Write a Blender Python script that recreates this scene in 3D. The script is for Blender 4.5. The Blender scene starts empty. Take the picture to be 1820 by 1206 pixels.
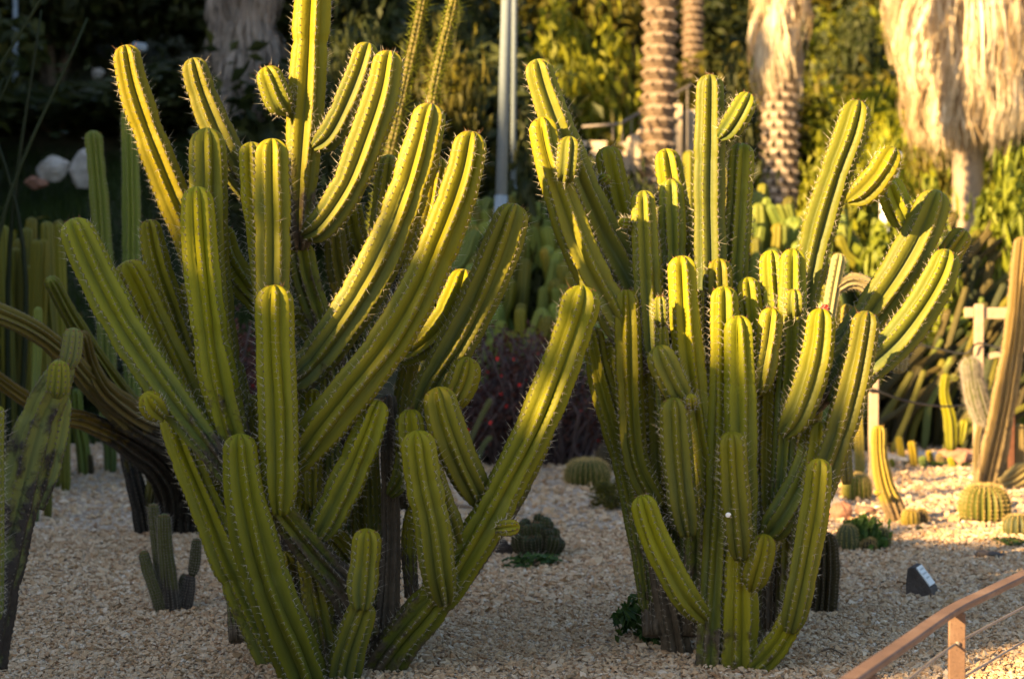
import bpy, math, random
import numpy as np
from mathutils import Vector, Matrix

# ------------------------------------------------------------------ camera, sky, sun, exposure
scene = bpy.context.scene
COL = scene.collection
W, H = 1820.0, 1206.0
F = 3396.0                      # focal length in photo pixels
CAM_H = 1.15
PITCH = math.atan((603 - 520) / F)
cam_d = bpy.data.cameras.new('camera')
cam = bpy.data.objects.new('camera', cam_d)
COL.objects.link(cam)
scene.camera = cam
cam.location = (0, 0, CAM_H)
cam.rotation_euler = (math.pi / 2 - PITCH, 0, 0)
cam_d.sensor_width = 36
cam_d.lens = 36 * F / W
cam_d.clip_start = 0.05
cam_d.clip_end = 2000
cam_d.dof.use_dof = True
cam_d.dof.focus_distance = 5.62
cam_d.dof.aperture_fstop = 3.6

SUN_AZ = math.radians(52)       # light travels to the right and away from the camera
SUN_EL = math.radians(20)
TE = math.tan(SUN_EL)
world = bpy.data.worlds.new('World')
scene.world = world
world.use_nodes = True
wn = world.node_tree
wn.nodes.clear()
sky = wn.nodes.new('ShaderNodeTexSky')
sky.sky_type = 'NISHITA'
sky.sun_disc = False
sky.sun_elevation = SUN_EL
sky.sun_rotation = SUN_AZ + math.pi
sky.air_density = 1.0
sky.dust_density = 1.2
sky.ozone_density = 1.0
bgn = wn.nodes.new('ShaderNodeBackground')
bgn.inputs['Strength'].default_value = 0.063
won = wn.nodes.new('ShaderNodeOutputWorld')
wn.links.new(sky.outputs[0], bgn.inputs[0])
wn.links.new(bgn.outputs[0], won.inputs[0])
sun_d = bpy.data.lights.new('sun', 'SUN')
sun = bpy.data.objects.new('sun', sun_d)
COL.objects.link(sun)
sun_d.energy = 5.0
sun_d.angle = math.radians(0.6)
sun_d.color = (1.0, 0.67, 0.30)
sun_dir = Vector((math.sin(SUN_AZ) * math.cos(SUN_EL), math.cos(SUN_AZ) * math.cos(SUN_EL), -math.sin(SUN_EL)))
sun.rotation_euler = sun_dir.to_track_quat('-Z', 'Y').to_euler()
scene.view_settings.view_transform = 'Standard'
scene.view_settings.look = 'None'
scene.view_settings.exposure = 2.3
scene.view_settings.gamma = 1.0
scene.view_settings.use_curve_mapping = False
scene.render.engine = 'CYCLES'
scene.cycles.use_denoising = True
scene.cycles.max_bounces = 5
scene.cycles.diffuse_bounces = 3

# ------------------------------------------------------------------ helpers
rng = np.random.default_rng(7)
CT, ST = math.cos(PITCH), math.sin(PITCH)


def at(px, py, d):
    """point seen at photo pixel (px, py), d metres in front of the camera"""
    X = px - W / 2
    Y = H / 2 - py
    y = Y * ST + F * CT
    z = Y * CT - F * ST
    k = d / y
    return np.array([X * k, d, CAM_H + z * k])


def ground_d(py):
    Y = H / 2 - py
    z = Y * CT - F * ST
    y = Y * ST + F * CT
    return -CAM_H * y / z


def tag(o, label=None, cat=None, group=None, kind=None):
    if label: o['label'] = label
    if cat: o['category'] = cat
    if group: o['group'] = group
    if kind: o['kind'] = kind
    return o


def empty(name, loc=(0, 0, 0), rz=0.0):
    o = bpy.data.objects.new(name, None)
    o.empty_display_size = 0.1
    o.location = [float(v) for v in loc]
    o.rotation_euler = (0, 0, rz)
    COL.objects.link(o)
    return o


def mesh_np(name, V, quads=None, tris=None, mats=(), qmat=None, tmat=None, attrs=None, smooth=True):
    V = np.asarray(V, dtype=np.float32)
    me = bpy.data.meshes.new(name)
    q = np.zeros((0, 4), np.int32) if quads is None else np.asarray(quads, np.int32).reshape(-1, 4)
    t = np.zeros((0, 3), np.int32) if tris is None else np.asarray(tris, np.int32).reshape(-1, 3)
    nq, nt = len(q), len(t)
    me.vertices.add(len(V))
    me.vertices.foreach_set('co', V.ravel())
    me.loops.add(nq * 4 + nt * 3)
    me.loops.foreach_set('vertex_index', np.concatenate([q.ravel(), t.ravel()]))
    me.polygons.add(nq + nt)
    starts = np.concatenate([np.arange(nq) * 4, nq * 4 + np.arange(nt) * 3]).astype(np.int32)
    me.polygons.foreach_set('loop_start', starts)
    if qmat is not None or tmat is not None:
        a = np.zeros(nq, np.int32) if qmat is None else np.asarray(qmat, np.int32)
        b = np.zeros(nt, np.int32) if tmat is None else np.asarray(tmat, np.int32)
        me.polygons.foreach_set('material_index', np.concatenate([a, b]))
    me.polygons.foreach_set('use_smooth', np.full(nq + nt, smooth))
    for m in mats:
        me.materials.append(m)
    if attrs:
        for k, v in attrs.items():
            at_ = me.attributes.new(k, 'FLOAT', 'POINT')
            at_.data.foreach_set('value', np.asarray(v, np.float32))
    me.update(calc_edges=True)
    return me


def obj(name, me, parent=None, loc=None):
    o = bpy.data.objects.new(name, me)
    COL.objects.link(o)
    if parent is not None:
        o.parent = parent
    if loc is not None:
        o.location = [float(v) for v in loc]
    return o


def copy_tree(o, parent=None):
    c = o.copy()
    COL.objects.link(c)
    c.parent = parent
    for ch in list(o.children):
        copy_tree(ch, c)
    return c


class MB:
    """collects simple shapes into one mesh"""
    def __init__(self):
        self.V, self.Q, self.T, self.n = [], [], [], 0

    def add(self, V, Q=None, T=None):
        V = np.asarray(V, float).reshape(-1, 3)
        if Q is not None: self.Q.append(np.asarray(Q, int).reshape(-1, 4) + self.n)
        if T is not None: self.T.append(np.asarray(T, int).reshape(-1, 3) + self.n)
        self.V.append(V)
        self.n += len(V)
        return self

    def box(self, c, s, M=None, bev=0.0):
        hx, hy, hz = [v / 2 for v in s]
        b = min(bev, hx * .9, hy * .9, hz * .9)
        if b <= 0:
            V = np.array([[x, y, z] for x in (-hx, hx) for y in (-hy, hy) for z in (-hz, hz)])
            Q = [[0, 1, 3, 2], [4, 6, 7, 5], [0, 4, 5, 1], [2, 3, 7, 6], [0, 2, 6, 4], [1, 5, 7, 3]]
            T = None
        else:                                   # chamfered along the four vertical-ish edges and both ends
            ring = [(-hx + b, -hy), (hx - b, -hy), (hx, -hy + b), (hx, hy - b), (hx - b, hy), (-hx + b, hy), (-hx, hy - b), (-hx, -hy + b)]
            k = 1 - b / max(hx, hy)
            V = []
            for z, f in ((-hz, k), (-hz + b, 1), (hz - b, 1), (hz, k)):
                V += [[x * f, y * f, z] for x, y in ring]
            V += [[0, 0, -hz], [0, 0, hz]]
            Q, T = [], []
            for r in range(3):
                for i in range(8):
                    j = (i + 1) % 8
                    Q.append([r * 8 + i, r * 8 + j, r * 8 + 8 + j, r * 8 + 8 + i])
            for i in range(8):
                j = (i + 1) % 8
                T.append([32, j, i]); T.append([33, 24 + i, 24 + j])
            V = np.array(V)
        if M is not None: V = V @ np.asarray(M).T
        return self.add(V + np.asarray(c), Q, T)

    def tube(self, pts, radii, seg=8, cap=True):
        pts = np.asarray(pts, float)
        n = len(pts)
        radii = np.broadcast_to(np.asarray(radii, float), (n,))
        T, N, B = frames(pts)
        a = np.linspace(0, 2 * np.pi, seg, endpoint=False)
        V = pts[:, None] + radii[:, None, None] * (np.cos(a)[None, :, None] * N[:, None] + np.sin(a)[None, :, None] * B[:, None])
        i = np.arange(n - 1)[:, None] * seg
        j = np.arange(seg)[None]
        jn = (j + 1) % seg
        Q = np.stack([i + j, i + jn, i + seg + jn, i + seg + j], -1).reshape(-1, 4)
        V = V.reshape(-1, 3)
        Tt = None
        if cap:
            V = np.vstack([V, pts[0], pts[-1]])
            j = np.arange(seg); jn = (j + 1) % seg
            e = (n - 1) * seg
            Tt = np.vstack([np.stack([np.full(seg, n * seg), jn, j], -1), np.stack([np.full(seg, n * seg + 1), e + j, e + jn], -1)])
        return self.add(V, Q, Tt)

    def build(self, name, mat, parent=None, smooth=False, loc=None):
        V = np.vstack(self.V)
        Q = np.vstack(self.Q) if self.Q else None
        T = np.vstack(self.T) if self.T else None
        return obj(name, mesh_np(name, V, Q, T, [mat], smooth=smooth), parent, loc)


def frames(P):
    T = np.gradient(P, axis=0)
    T /= np.linalg.norm(T, axis=1)[:, None] + 1e-12
    N = np.zeros_like(T)
    ref = np.array([0.0, -1.0, 0.0])
    if abs(T[0] @ ref) > .9: ref = np.array([1.0, 0, 0])
    v = ref - T[0] * (ref @ T[0])
    N[0] = v / np.linalg.norm(v)
    for i in range(1, len(T)):
        v = N[i - 1] - T[i] * (N[i - 1] @ T[i])
        N[i] = v / (np.linalg.norm(v) + 1e-12)
    return T, N, np.cross(T, N)


def spline(P, sub=14):
    """Catmull-Rom through rows of P (any number of columns)"""
    P = np.asarray(P, float)
    if len(P) == 2:
        t = np.linspace(0, 1, sub * 2)[:, None]
        return P[0] * (1 - t) + P[1] * t
    E = np.vstack([2 * P[0] - P[1], P, 2 * P[-1] - P[-2]])
    out = []
    for i in range(len(P) - 1):
        p0, p1, p2, p3 = E[i:i + 4]
        t = np.linspace(0, 1, sub, endpoint=False)[:, None]
        out.append(.5 * (2 * p1 + (p2 - p0) * t + (2 * p0 - 5 * p1 + 4 * p2 - p3) * t ** 2 + (3 * p1 - p0 - 3 * p2 + p3) * t ** 3))
    out.append(P[-1:])
    return np.vstack(out)


# ------------------------------------------------------------------ materials
def new_mat(name):
    m = bpy.data.materials.new(name)
    m.use_nodes = True
    nt = m.node_tree
    nt.nodes.clear()
    o = nt.nodes.new('ShaderNodeOutputMaterial')
    p = nt.nodes.new('ShaderNodeBsdfPrincipled')
    nt.links.new(p.outputs[0], o.inputs[0])
    return m, nt, p, o


def node(nt, t, **kw):
    n = nt.nodes.new(t)
    for k, v in kw.items():
        if k.startswith('i_'):
            n.inputs[k[2:].replace('_', ' ')].default_value = v
        else:
            setattr(n, k, v)
    return n


def noise(nt, scale, detail=4, rough=.55, coord=None):
    n = node(nt, 'ShaderNodeTexNoise')
    n.inputs['Scale'].default_value = scale
    n.inputs['Detail'].default_value = detail
    n.inputs['Roughness'].default_value = rough
    if coord is not None: nt.links.new(coord, n.inputs['Vector'])
    return n


def ramp(nt, fac, stops):
    r = nt.nodes.new('ShaderNodeValToRGB')
    e = r.color_ramp.elements
    e[0].position, e[0].color = stops[0][0], (*stops[0][1], 1)
    e[1].position, e[1].color = stops[-1][0], (*stops[-1][1], 1)
    for p, c in stops[1:-1]:
        x = e.new(p); x.color = (*c, 1)
    nt.links.new(fac, r.inputs[0])
    return r.outputs[0]


def mix(nt, fac, a, b, mode='MIX'):
    m = nt.nodes.new('ShaderNodeMix')
    m.data_type = 'RGBA'
    m.blend_type = mode
    for s, v in ((0, fac), (6, a), (7, b)):
        if hasattr(v, 'is_linked'): nt.links.new(v, m.inputs[s])
        elif s == 0: m.inputs[0].default_value = v
        else: m.inputs[s].default_value = (*v, 1)
    return m.outputs[2]


def math_n(nt, op, a, b=None, clamp=False):
    m = nt.nodes.new('ShaderNodeMath')
    m.operation = op
    m.use_clamp = clamp
    for i, v in enumerate((a, b)):
        if v is None: continue
        if hasattr(v, 'is_linked'): nt.links.new(v, m.inputs[i])
        else: m.inputs[i].default_value = v
    return m.outputs[0]


def bump(nt, p, h, strength=.3, dist=.01):
    b = node(nt, 'ShaderNodeBump')
    b.inputs['Strength'].default_value = strength
    b.inputs['Distance'].default_value = dist
    nt.links.new(h, b.inputs['Height'])
    nt.links.new(b.outputs[0], p.inputs['Normal'])


def gcoord(nt):
    return nt.nodes.new('ShaderNodeNewGeometry').outputs['Position']


def simple(name, c, rough=.7, var=.25, scale=8.0, bmp=.2, bdist=.005, spec=.3):
    m, nt, p, o = new_mat(name)
    g = gcoord(nt)
    n = noise(nt, scale, 5, .6, g)
    lo = tuple(x * (1 - var) for x in c)
    hi = tuple(min(1, x * (1 + var)) for x in c)
    nt.links.new(ramp(nt, n.outputs[0], [(.3, lo), (.7, hi)]), p.inputs['Base Color'])
    p.inputs['Roughness'].default_value = rough
    p.inputs['Specular IOR Level'].default_value = spec
    if bmp: bump(nt, p, noise(nt, scale * 6, 3, .6, g).outputs[0], bmp, bdist)
    return m


def cactus_mat(name, young, old, cork, edge=None, rough=.5, vary=.22):
    m, nt, p, o = new_mat(name)
    g = gcoord(nt)
    oi = nt.nodes.new('ShaderNodeObjectInfo')
    n1 = noise(nt, 5.0, 3, .5, g)
    n2 = noise(nt, 45.0, 4, .6, g)
    tip = node(nt, 'ShaderNodeAttribute', attribute_name='tip').outputs['Fac']
    ck = node(nt, 'ShaderNodeAttribute', attribute_name='cork').outputs['Fac']
    rd = node(nt, 'ShaderNodeAttribute', attribute_name='ridge').outputs['Fac']
    yr = math_n(nt, 'MULTIPLY', math_n(nt, 'SUBTRACT', math_n(nt, 'FRACT', math_n(nt, 'MULTIPLY', oi.outputs['Random'], 13.7)), .6), .7)
    f = math_n(nt, 'ADD', math_n(nt, 'ADD', math_n(nt, 'MULTIPLY', tip, .75), yr), math_n(nt, 'MULTIPLY', n1.outputs[0], .55), True)
    c = mix(nt, f, old, young)
    # pale bluish wax in the furrows of older growth
    wax = math_n(nt, 'MULTIPLY', math_n(nt, 'SUBTRACT', 1.0, rd), math_n(nt, 'SUBTRACT', 1.0, f), True)
    c = mix(nt, math_n(nt, 'MULTIPLY', wax, .45, True), c, (old[0] * .85, old[1] * 1.05, old[2] * 2.2 + .01))
    # bluish wax bloom kept in the furrows, yellower rib crests (pigment of the plant itself)
    c = mix(nt, math_n(nt, 'MULTIPLY', rd, .30, True), c, edge or (young[0] * 1.25, young[1] * 1.1, young[2]))
    # individual stems differ
    v = math_n(nt, 'ADD', math_n(nt, 'MULTIPLY', oi.outputs['Random'], 2 * vary), 1 - vary)
    hs = node(nt, 'ShaderNodeHueSaturation')
    nt.links.new(c, hs.inputs['Color'])
    nt.links.new(v, hs.inputs['Value'])
    hv = math_n(nt, 'ADD', math_n(nt, 'MULTIPLY', math_n(nt, 'FRACT', math_n(nt, 'MULTIPLY', oi.outputs['Random'], 7.3)), .026), .490)
    nt.links.new(hv, hs.inputs['Hue'])
    c = hs.outputs[0]
    # small scars and dust
    sc = math_n(nt, 'MULTIPLY', math_n(nt, 'SUBTRACT', n2.outputs[0], .60), 5.0, True)
    c = mix(nt, math_n(nt, 'MULTIPLY', sc, .45), c, (.14, .11, .04))
    # cork bark creeping up old stems
    n3 = noise(nt, 14.0, 5, .65, g)
    cf = math_n(nt, 'MULTIPLY', math_n(nt, 'SUBTRACT', math_n(nt, 'ADD', math_n(nt, 'ADD', math_n(nt, 'MULTIPLY', ck, 1.15), math_n(nt, 'MULTIPLY', math_n(nt, 'ADD', rd, oi.outputs['Random']), .16)), n3.outputs[0]), 1.0), 6.0, True)
    cc = ramp(nt, n2.outputs[0], [(.3, tuple(x * .55 for x in cork)), (.7, cork)])
    c = mix(nt, cf, c, cc)
    nt.links.new(c, p.inputs['Base Color'])
    r = math_n(nt, 'ADD', math_n(nt, 'MULTIPLY', n2.outputs[0], .22), rough - .11)
    nt.links.new(r, p.inputs['Roughness'])
    p.inputs['Specular IOR Level'].default_value = .16
    hgt = math_n(nt, 'ADD', math_n(nt, 'MULTIPLY', n2.outputs[0], .5), math_n(nt, 'MULTIPLY', math_n(nt, 'MULTIPLY', n3.outputs[0], cf), 2.5))
    bump(nt, p, hgt, .6, .006)
    return m


M_CACT = cactus_mat('cactus_skin', (.198, .184, .006), (.066, .083, .018), (.11, .085, .058))
M_CACT_R = cactus_mat('cactus_skin_right', (.182, .174, .006), (.058, .077, .018), (.105, .082, .055))
M_OLIVE = cactus_mat('cactus_olive', (.125, .115, .010), (.075, .075, .012), (.08, .065, .045))
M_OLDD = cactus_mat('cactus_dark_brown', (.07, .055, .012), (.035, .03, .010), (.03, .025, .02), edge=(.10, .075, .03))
M_BLUE = cactus_mat('cactus_blue_green', (.13, .155, .022), (.07, .10, .030), (.09, .073, .05))
M_OLD = cactus_mat('cactus_old_brown', (.135, .108, .016), (.078, .074, .016), (.032, .028, .022), edge=(.22, .155, .055))
M_TRUNK = cactus_mat('cactus_scarred', (.15, .155, .025), (.115, .125, .03), (.04, .034, .03))
M_TAN = cactus_mat('cactus_tan', (.20, .145, .04), (.165, .115, .042), (.12, .09, .06), edge=(.26, .19, .085))
M_CREAM = cactus_mat('cactus_cream', (.30, .25, .08), (.25, .20, .08), (.16, .12, .08), edge=(.36, .30, .14))
M_YEL = cactus_mat('cactus_yellow', (.32, .24, .008), (.22, .165, .035), (.22, .155, .085), edge=(.4, .29, .04))
M_GOLD = cactus_mat('barrel_skin', (.115, .118, .010), (.080, .088, .012), (.10, .075, .05), edge=(.17, .10, .035))
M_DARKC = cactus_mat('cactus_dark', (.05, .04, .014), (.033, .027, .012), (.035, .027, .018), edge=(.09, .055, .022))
M_FUZZ = cactus_mat('cactus_fuzzy_green', (.085, .09, .022), (.065, .068, .024), (.065, .056, .05))
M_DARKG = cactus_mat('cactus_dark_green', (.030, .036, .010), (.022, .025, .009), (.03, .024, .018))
M_SPINE = simple('spine_pale', (.52, .47, .37), .5, .2, 60, 0)
M_AREOLE = simple('areole_felt', (.11, .095, .075), .9, .3, 90, 0)
M_SPTIP = simple('spine_brown', (.16, .075, .03), .6, .3, 80, 0)
M_SPGOLD = simple('spine_gold', (.46, .33, .12), .5, .25, 60, 0)
M_SPDARK = simple('spine_dark', (.10, .07, .045), .6, .3, 60, 0)
M_WOOL = simple('white_hair', (.34, .30, .25), .8, .2, 60, 0)
M_WOOD = simple('sawn_wood', (.38, .28, .19), .75, .2, 18, .3, .004)
M_BARK = simple('bark', (.16, .12, .085), .9, .35, 9, .6, .02)
M_TWIG = simple('dark_twig', (.085, .06, .058), .9, .35, 20, 0)
M_GALV = simple('galvanised_steel', (.22, .27, .31), .45, .08, 30, .1, .001, .5)
M_WHITE = simple('white_paint', (.75, .74, .70), .5, .06, 12, .05, .002)
M_STONE_W = simple('pale_limestone', (.42, .38, .33), .9, .45, 5, .6, .02)
M_STONE_R = simple('red_sandstone', (.34, .17, .11), .9, .4, 8, .6, .02)
M_STONE_D = simple('dark_basalt', (.075, .062, .055), .9, .35, 12, .6, .01)
M_PLAQ = simple('plaque_plate', (.68, .72, .74), .35, .05, 20, 0)
M_PRINT = simple('plaque_print', (.36, .40, .42), .5, .1, 20, 0)
M_BLACK = simple('black_rubber', (.015, .015, .016), .5, .2, 30, 0)
M_STEP = simple('stair_stone', (.52, .42, .30), .85, .15, 10, .3, .01)
M_CABLE = simple('steel_cable', (.20, .17, .15), .5, .15, 40, 0)
M_RED = simple('red_flower', (.60, .022, .014), .6, .3, 30, 0)
M_YFL = simple('yellow_flower', (.75, .42, .02), .6, .2, 30, 0)
M_RUSTDK = simple('rusty_stake', (.11, .045, .025), .85, .3, 15, .3, .004)


def rust_mat():
    m, nt, p, o = new_mat('weathering_steel')
    g = gcoord(nt)
    n1, n2 = noise(nt, 9, 5, .6, g), noise(nt, 160, 3, .7, g)
    c = ramp(nt, n1.outputs[0], [(.3, (.10, .055, .034)), (.55, (.155, .09, .057)), (.75, (.21, .14, .10))])
    c = mix(nt, math_n(nt, 'MULTIPLY', math_n(nt, 'SUBTRACT', n2.outputs[0], .56), 7, True), c, (.05, .03, .022))
    nt.links.new(c, p.inputs['Base Color'])
    p.inputs['Roughness'].default_value = .72
    bump(nt, p, n2.outputs[0], .5, .002)
    return m
M_RUST = rust_mat()


def leaf_mat(name, dark, light, trans=.35):
    m, nt, p, o = new_mat(name)
    a = node(nt, 'ShaderNodeAttribute', attribute_name='rnd').outputs['Fac']
    oi = nt.nodes.new('ShaderNodeObjectInfo')
    c = ramp(nt, a, [(0, dark), (.6, tuple((x + y) / 2 for x, y in zip(dark, light))), (1, light)])
    hs = node(nt, 'ShaderNodeHueSaturation')
    nt.links.new(c, hs.inputs['Color'])
    nt.links.new(math_n(nt, 'ADD', math_n(nt, 'MULTIPLY', oi.outputs['Random'], .5), .75), hs.inputs['Value'])
    nt.links.new(hs.outputs[0], p.inputs['Base Color'])
    p.inputs['Roughness'].default_value = .55
    p.inputs['Specular IOR Level'].default_value = .25
    tr = node(nt, 'ShaderNodeBsdfTranslucent')
    nt.links.new(hs.outputs[0], tr.inputs[0])
    ms = nt.nodes.new('ShaderNodeMixShader')
    ms.inputs[0].default_value = trans
    nt.links.new(p.outputs[0], ms.inputs[1])
    nt.links.new(tr.outputs[0], ms.inputs[2])
    nt.links.new(ms.outputs[0], o.inputs[0])
    return m

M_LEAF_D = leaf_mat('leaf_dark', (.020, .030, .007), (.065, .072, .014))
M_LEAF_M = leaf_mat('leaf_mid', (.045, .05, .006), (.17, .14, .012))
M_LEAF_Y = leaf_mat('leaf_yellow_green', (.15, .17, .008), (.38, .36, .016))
M_LEAF_B = leaf_mat('leaf_broad_bright', (.09, .12, .010), (.25, .27, .022))
M_LEAF_W = leaf_mat('leaf_weed', (.028, .065, .014), (.075, .13, .022))
M_LEAF_P = leaf_mat('leaf_purple', (.060, .022, .018), (.13, .048, .030))
M_FROND = leaf_mat('dead_frond', (.24, .15, .06), (.72, .61, .43), .15)
M_FROND_G = leaf_mat('dead_frond_grey', (.16, .13, .11), (.34, .29, .24), .1)
M_GRASS = leaf_mat('grass_blade', (.014, .028, .004), (.05, .075, .01), .3)


def gravel_mat():
    m, nt, p, o = new_mat('gravel_chips')
    a = node(nt, 'ShaderNodeAttribute', attribute_name='rnd').outputs['Fac']
    c = ramp(nt, a, [(0, (.21, .125, .075)), (.12, (.39, .235, .125)), (.35, (.52, .35, .20)), (.6, (.60, .44, .28)), (.85, (.65, .515, .36)), (1, (.76, .66, .53))])
    n = noise(nt, 90, 4, .6, gcoord(nt))
    c = mix(nt, .5, c, ramp(nt, n.outputs[0], [(.3, (.55, .5, .45)), (.7, (1, .98, .95))]), 'MULTIPLY')
    nt.links.new(c, p.inputs['Base Color'])
    p.inputs['Roughness'].default_value = .85
    p.inputs['Specular IOR Level'].default_value = .2
    return m
M_GRAVEL = gravel_mat()


def ground_mat():
    m, nt, p, o = new_mat('gravel_bed')
    g = gcoord(nt)
    v = node(nt, 'ShaderNodeTexVoronoi')
    v.inputs['Scale'].default_value = 55
    nt.links.new(g, v.inputs['Vector'])
    sep = nt.nodes.new('ShaderNodeSeparateColor')
    nt.links.new(v.outputs['Color'], sep.inputs[0])
    c = ramp(nt, sep.outputs[0], [(0, (.16, .105, .07)), (.35, (.42, .295, .185)), (.7, (.55, .415, .285)), (1, (.70, .59, .46))])
    n = noise(nt, 1.2, 4, .6, g)
    c = mix(nt, .5, c, ramp(nt, n.outputs[0], [(.3, (.7, .65, .6)), (.7, (1, 1, 1))]), 'MULTIPLY')
    # soil of the planted slope
    at_ = node(nt, 'ShaderNodeAttribute', attribute_name='soil').outputs['Fac']
    n2 = noise(nt, 3, 6, .65, g)
    c2 = ramp(nt, n2.outputs[0], [(.3, (.025, .03, .010)), (.5, (.045, .046, .016)), (.7, (.085, .062, .034))])
    c = mix(nt, at_, c, c2)
    nt.links.new(c, p.inputs['Base Color'])
    p.inputs['Roughness'].default_value = .95
    bump(nt, p, v.outputs['Distance'], .8, .012)
    return m
M_GROUND = ground_mat()

# ------------------------------------------------------------------ ground and slope
GRAVEL_END = 14.6


def terrain_z(x, y):
    x = np.asarray(x, float); y = np.asarray(y, float)
    t = np.clip(y - GRAVEL_END - .6, 0, 70)
    left = 7.5 * (1 - np.exp(-t / 24.0)) + .085 * t
    right = .10 * np.minimum(t, 12) + .40 * np.clip(t - 12, 0, 60)
    b = np.clip((x + 2.2) / 2.6, 0, 1)
    b = b * b * (3 - 2 * b)
    z = left * (1 - b) + right * b
    z = z + np.clip(t / 6, 0, 1) * (.25 * np.sin(x * .7 + y * .4) + .2 * np.sin(x * 1.3 - y * .9 + 1))
    return z


ys = np.concatenate([np.linspace(-250, -20, 14), np.linspace(-15, 13.5, 20), np.linspace(13.9, 50, 80), np.linspace(54, 350, 20)])
xs = np.concatenate([np.linspace(-250, -22, 12), np.linspace(-18, 18, 60), np.linspace(22, 250, 12)])
gx, gy = np.meshgrid(xs, ys)
gz = terrain_z(gx, gy)
nx_, ny_ = len(xs), len(ys)
ii = (np.arange(ny_ - 1)[:, None] * nx_ + np.arange(nx_ - 1)[None]).ravel()
soil = np.clip((gy - GRAVEL_END) / .5, 0, 1)
ground = obj('ground', mesh_np('ground', np.stack([gx, gy, gz], -1).reshape(-1, 3), np.stack([ii, ii + 1, ii + nx_ + 1, ii + nx_], -1), None, [M_GROUND], attrs={'soil': soil.ravel()}))
tag(ground, kind='structure')

# loose stone chips lying on the bed
def chips():
    specs = ((5.15, 7.0, 7300, .0066), (7.0, 9.2, 3900, .0078), (9.2, 14.5, 420, .0115))
    P, S = [], []
    for y0, y1, dens, sz in specs:
        hw = .27 * y1 + .55
        n = int(2 * hw * (y1 - y0) * dens)
        x = rng.uniform(-hw, hw, n); y = rng.uniform(y0, y1, n)
        keep = np.abs(x) < .27 * y + .45
        x, y = x[keep], y[keep]
        P.append(np.stack([x, y, rng.uniform(.000, .011, len(x))], 1))
        S.append(sz * np.exp(rng.normal(0, .33, len(x))))
    P = np.vstack(P); S = np.concatenate(S)
    n = len(P)
    octa = np.array([[1, .2, 0], [-.2, 1, .1], [-1, -.1, 0], [.15, -1, -.1], [.25, .2, 1], [-.2, -.15, -1]], float) * 1.25
    V = octa[None] + rng.normal(0, .30, (n, 6, 3))
    V *= S[:, None, None] * np.stack([rng.uniform(.75, 1.35, n), rng.uniform(.6, 1.05, n), rng.uniform(.35, .7, n)], -1)[:, None]
    # random rotation, mostly lying flat
    a, b, c = rng.uniform(0, 2 * np.pi, n), rng.normal(0, .38, n), rng.normal(0, .38, n)
    ca, sa, cb, sb, cc, sc = np.cos(a), np.sin(a), np.cos(b), np.sin(b), np.cos(c), np.sin(c)
    z0, o1 = np.zeros(n), np.ones(n)
    Rz = np.stack([ca, -sa, z0, sa, ca, z0, z0, z0, o1], -1).reshape(n, 3, 3)
    Rx = np.stack([o1, z0, z0, z0, cb, -sb, z0, sb, cb], -1).reshape(n, 3, 3)
    Ry = np.stack([cc, z0, sc, z0, o1, z0, -sc, z0, cc], -1).reshape(n, 3, 3)
    V = np.einsum('nij,nkj->nki', Rz @ Rx @ Ry, V) + P[:, None]
    T = np.array([[4, 0, 1], [4, 1, 2], [4, 2, 3], [4, 3, 0], [5, 1, 0], [5, 2, 1], [5, 3, 2], [5, 0, 3]])
    T = (T[None] + np.arange(n)[:, None, None] * 6).reshape(-1, 3)
    rnd = np.repeat(np.clip(rng.beta(2.2, 1.9, n), 0, 1), 6)
    o = obj('gravel', mesh_np('gravel', V.reshape(-1, 3), None, T, [M_GRAVEL], attrs={'rnd': rnd}, smooth=False))
    tag(o, 'pale tan angular stone chips covering the garden bed', 'gravel', kind='stuff')
chips()

# ------------------------------------------------------------------ ribbed stems
def needle_mesh(base, dirs, length, radius):
    """3-sided needles; returns V (n*4,3), T"""
    n = len(base)
    ref = np.where(np.abs(dirs[:, 2:3]) > .9, np.array([[1.0, 0, 0]]), np.array([[0, 0, 1.0]]))
    u = np.cross(dirs, ref); u /= np.linalg.norm(u, axis=1)[:, None]
    w = np.cross(dirs, u)
    r = np.broadcast_to(np.asarray(radius, float), (n,))[:, None]
    V = np.stack([base + r * u, base + r * (-.5 * u + .866 * w), base + r * (-.5 * u - .866 * w), base + dirs * np.broadcast_to(np.asarray(length), (n,))[:, None]], 1)
    T = np.array([[0, 1, 3], [1, 2, 3], [2, 0, 3]])[None] + np.arange(n)[:, None, None] * 4
    return V.reshape(-1, 3), T.reshape(-1, 3)


PROF6 = (np.array([-.36, -.07, 0, .07, .36, .5]), np.array([.775, .965, 1.0, .965, .775, .50]))
PROF4 = (np.array([-.25, 0, .25, .5]), np.array([.82, 1.0, .82, .64]))


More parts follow.
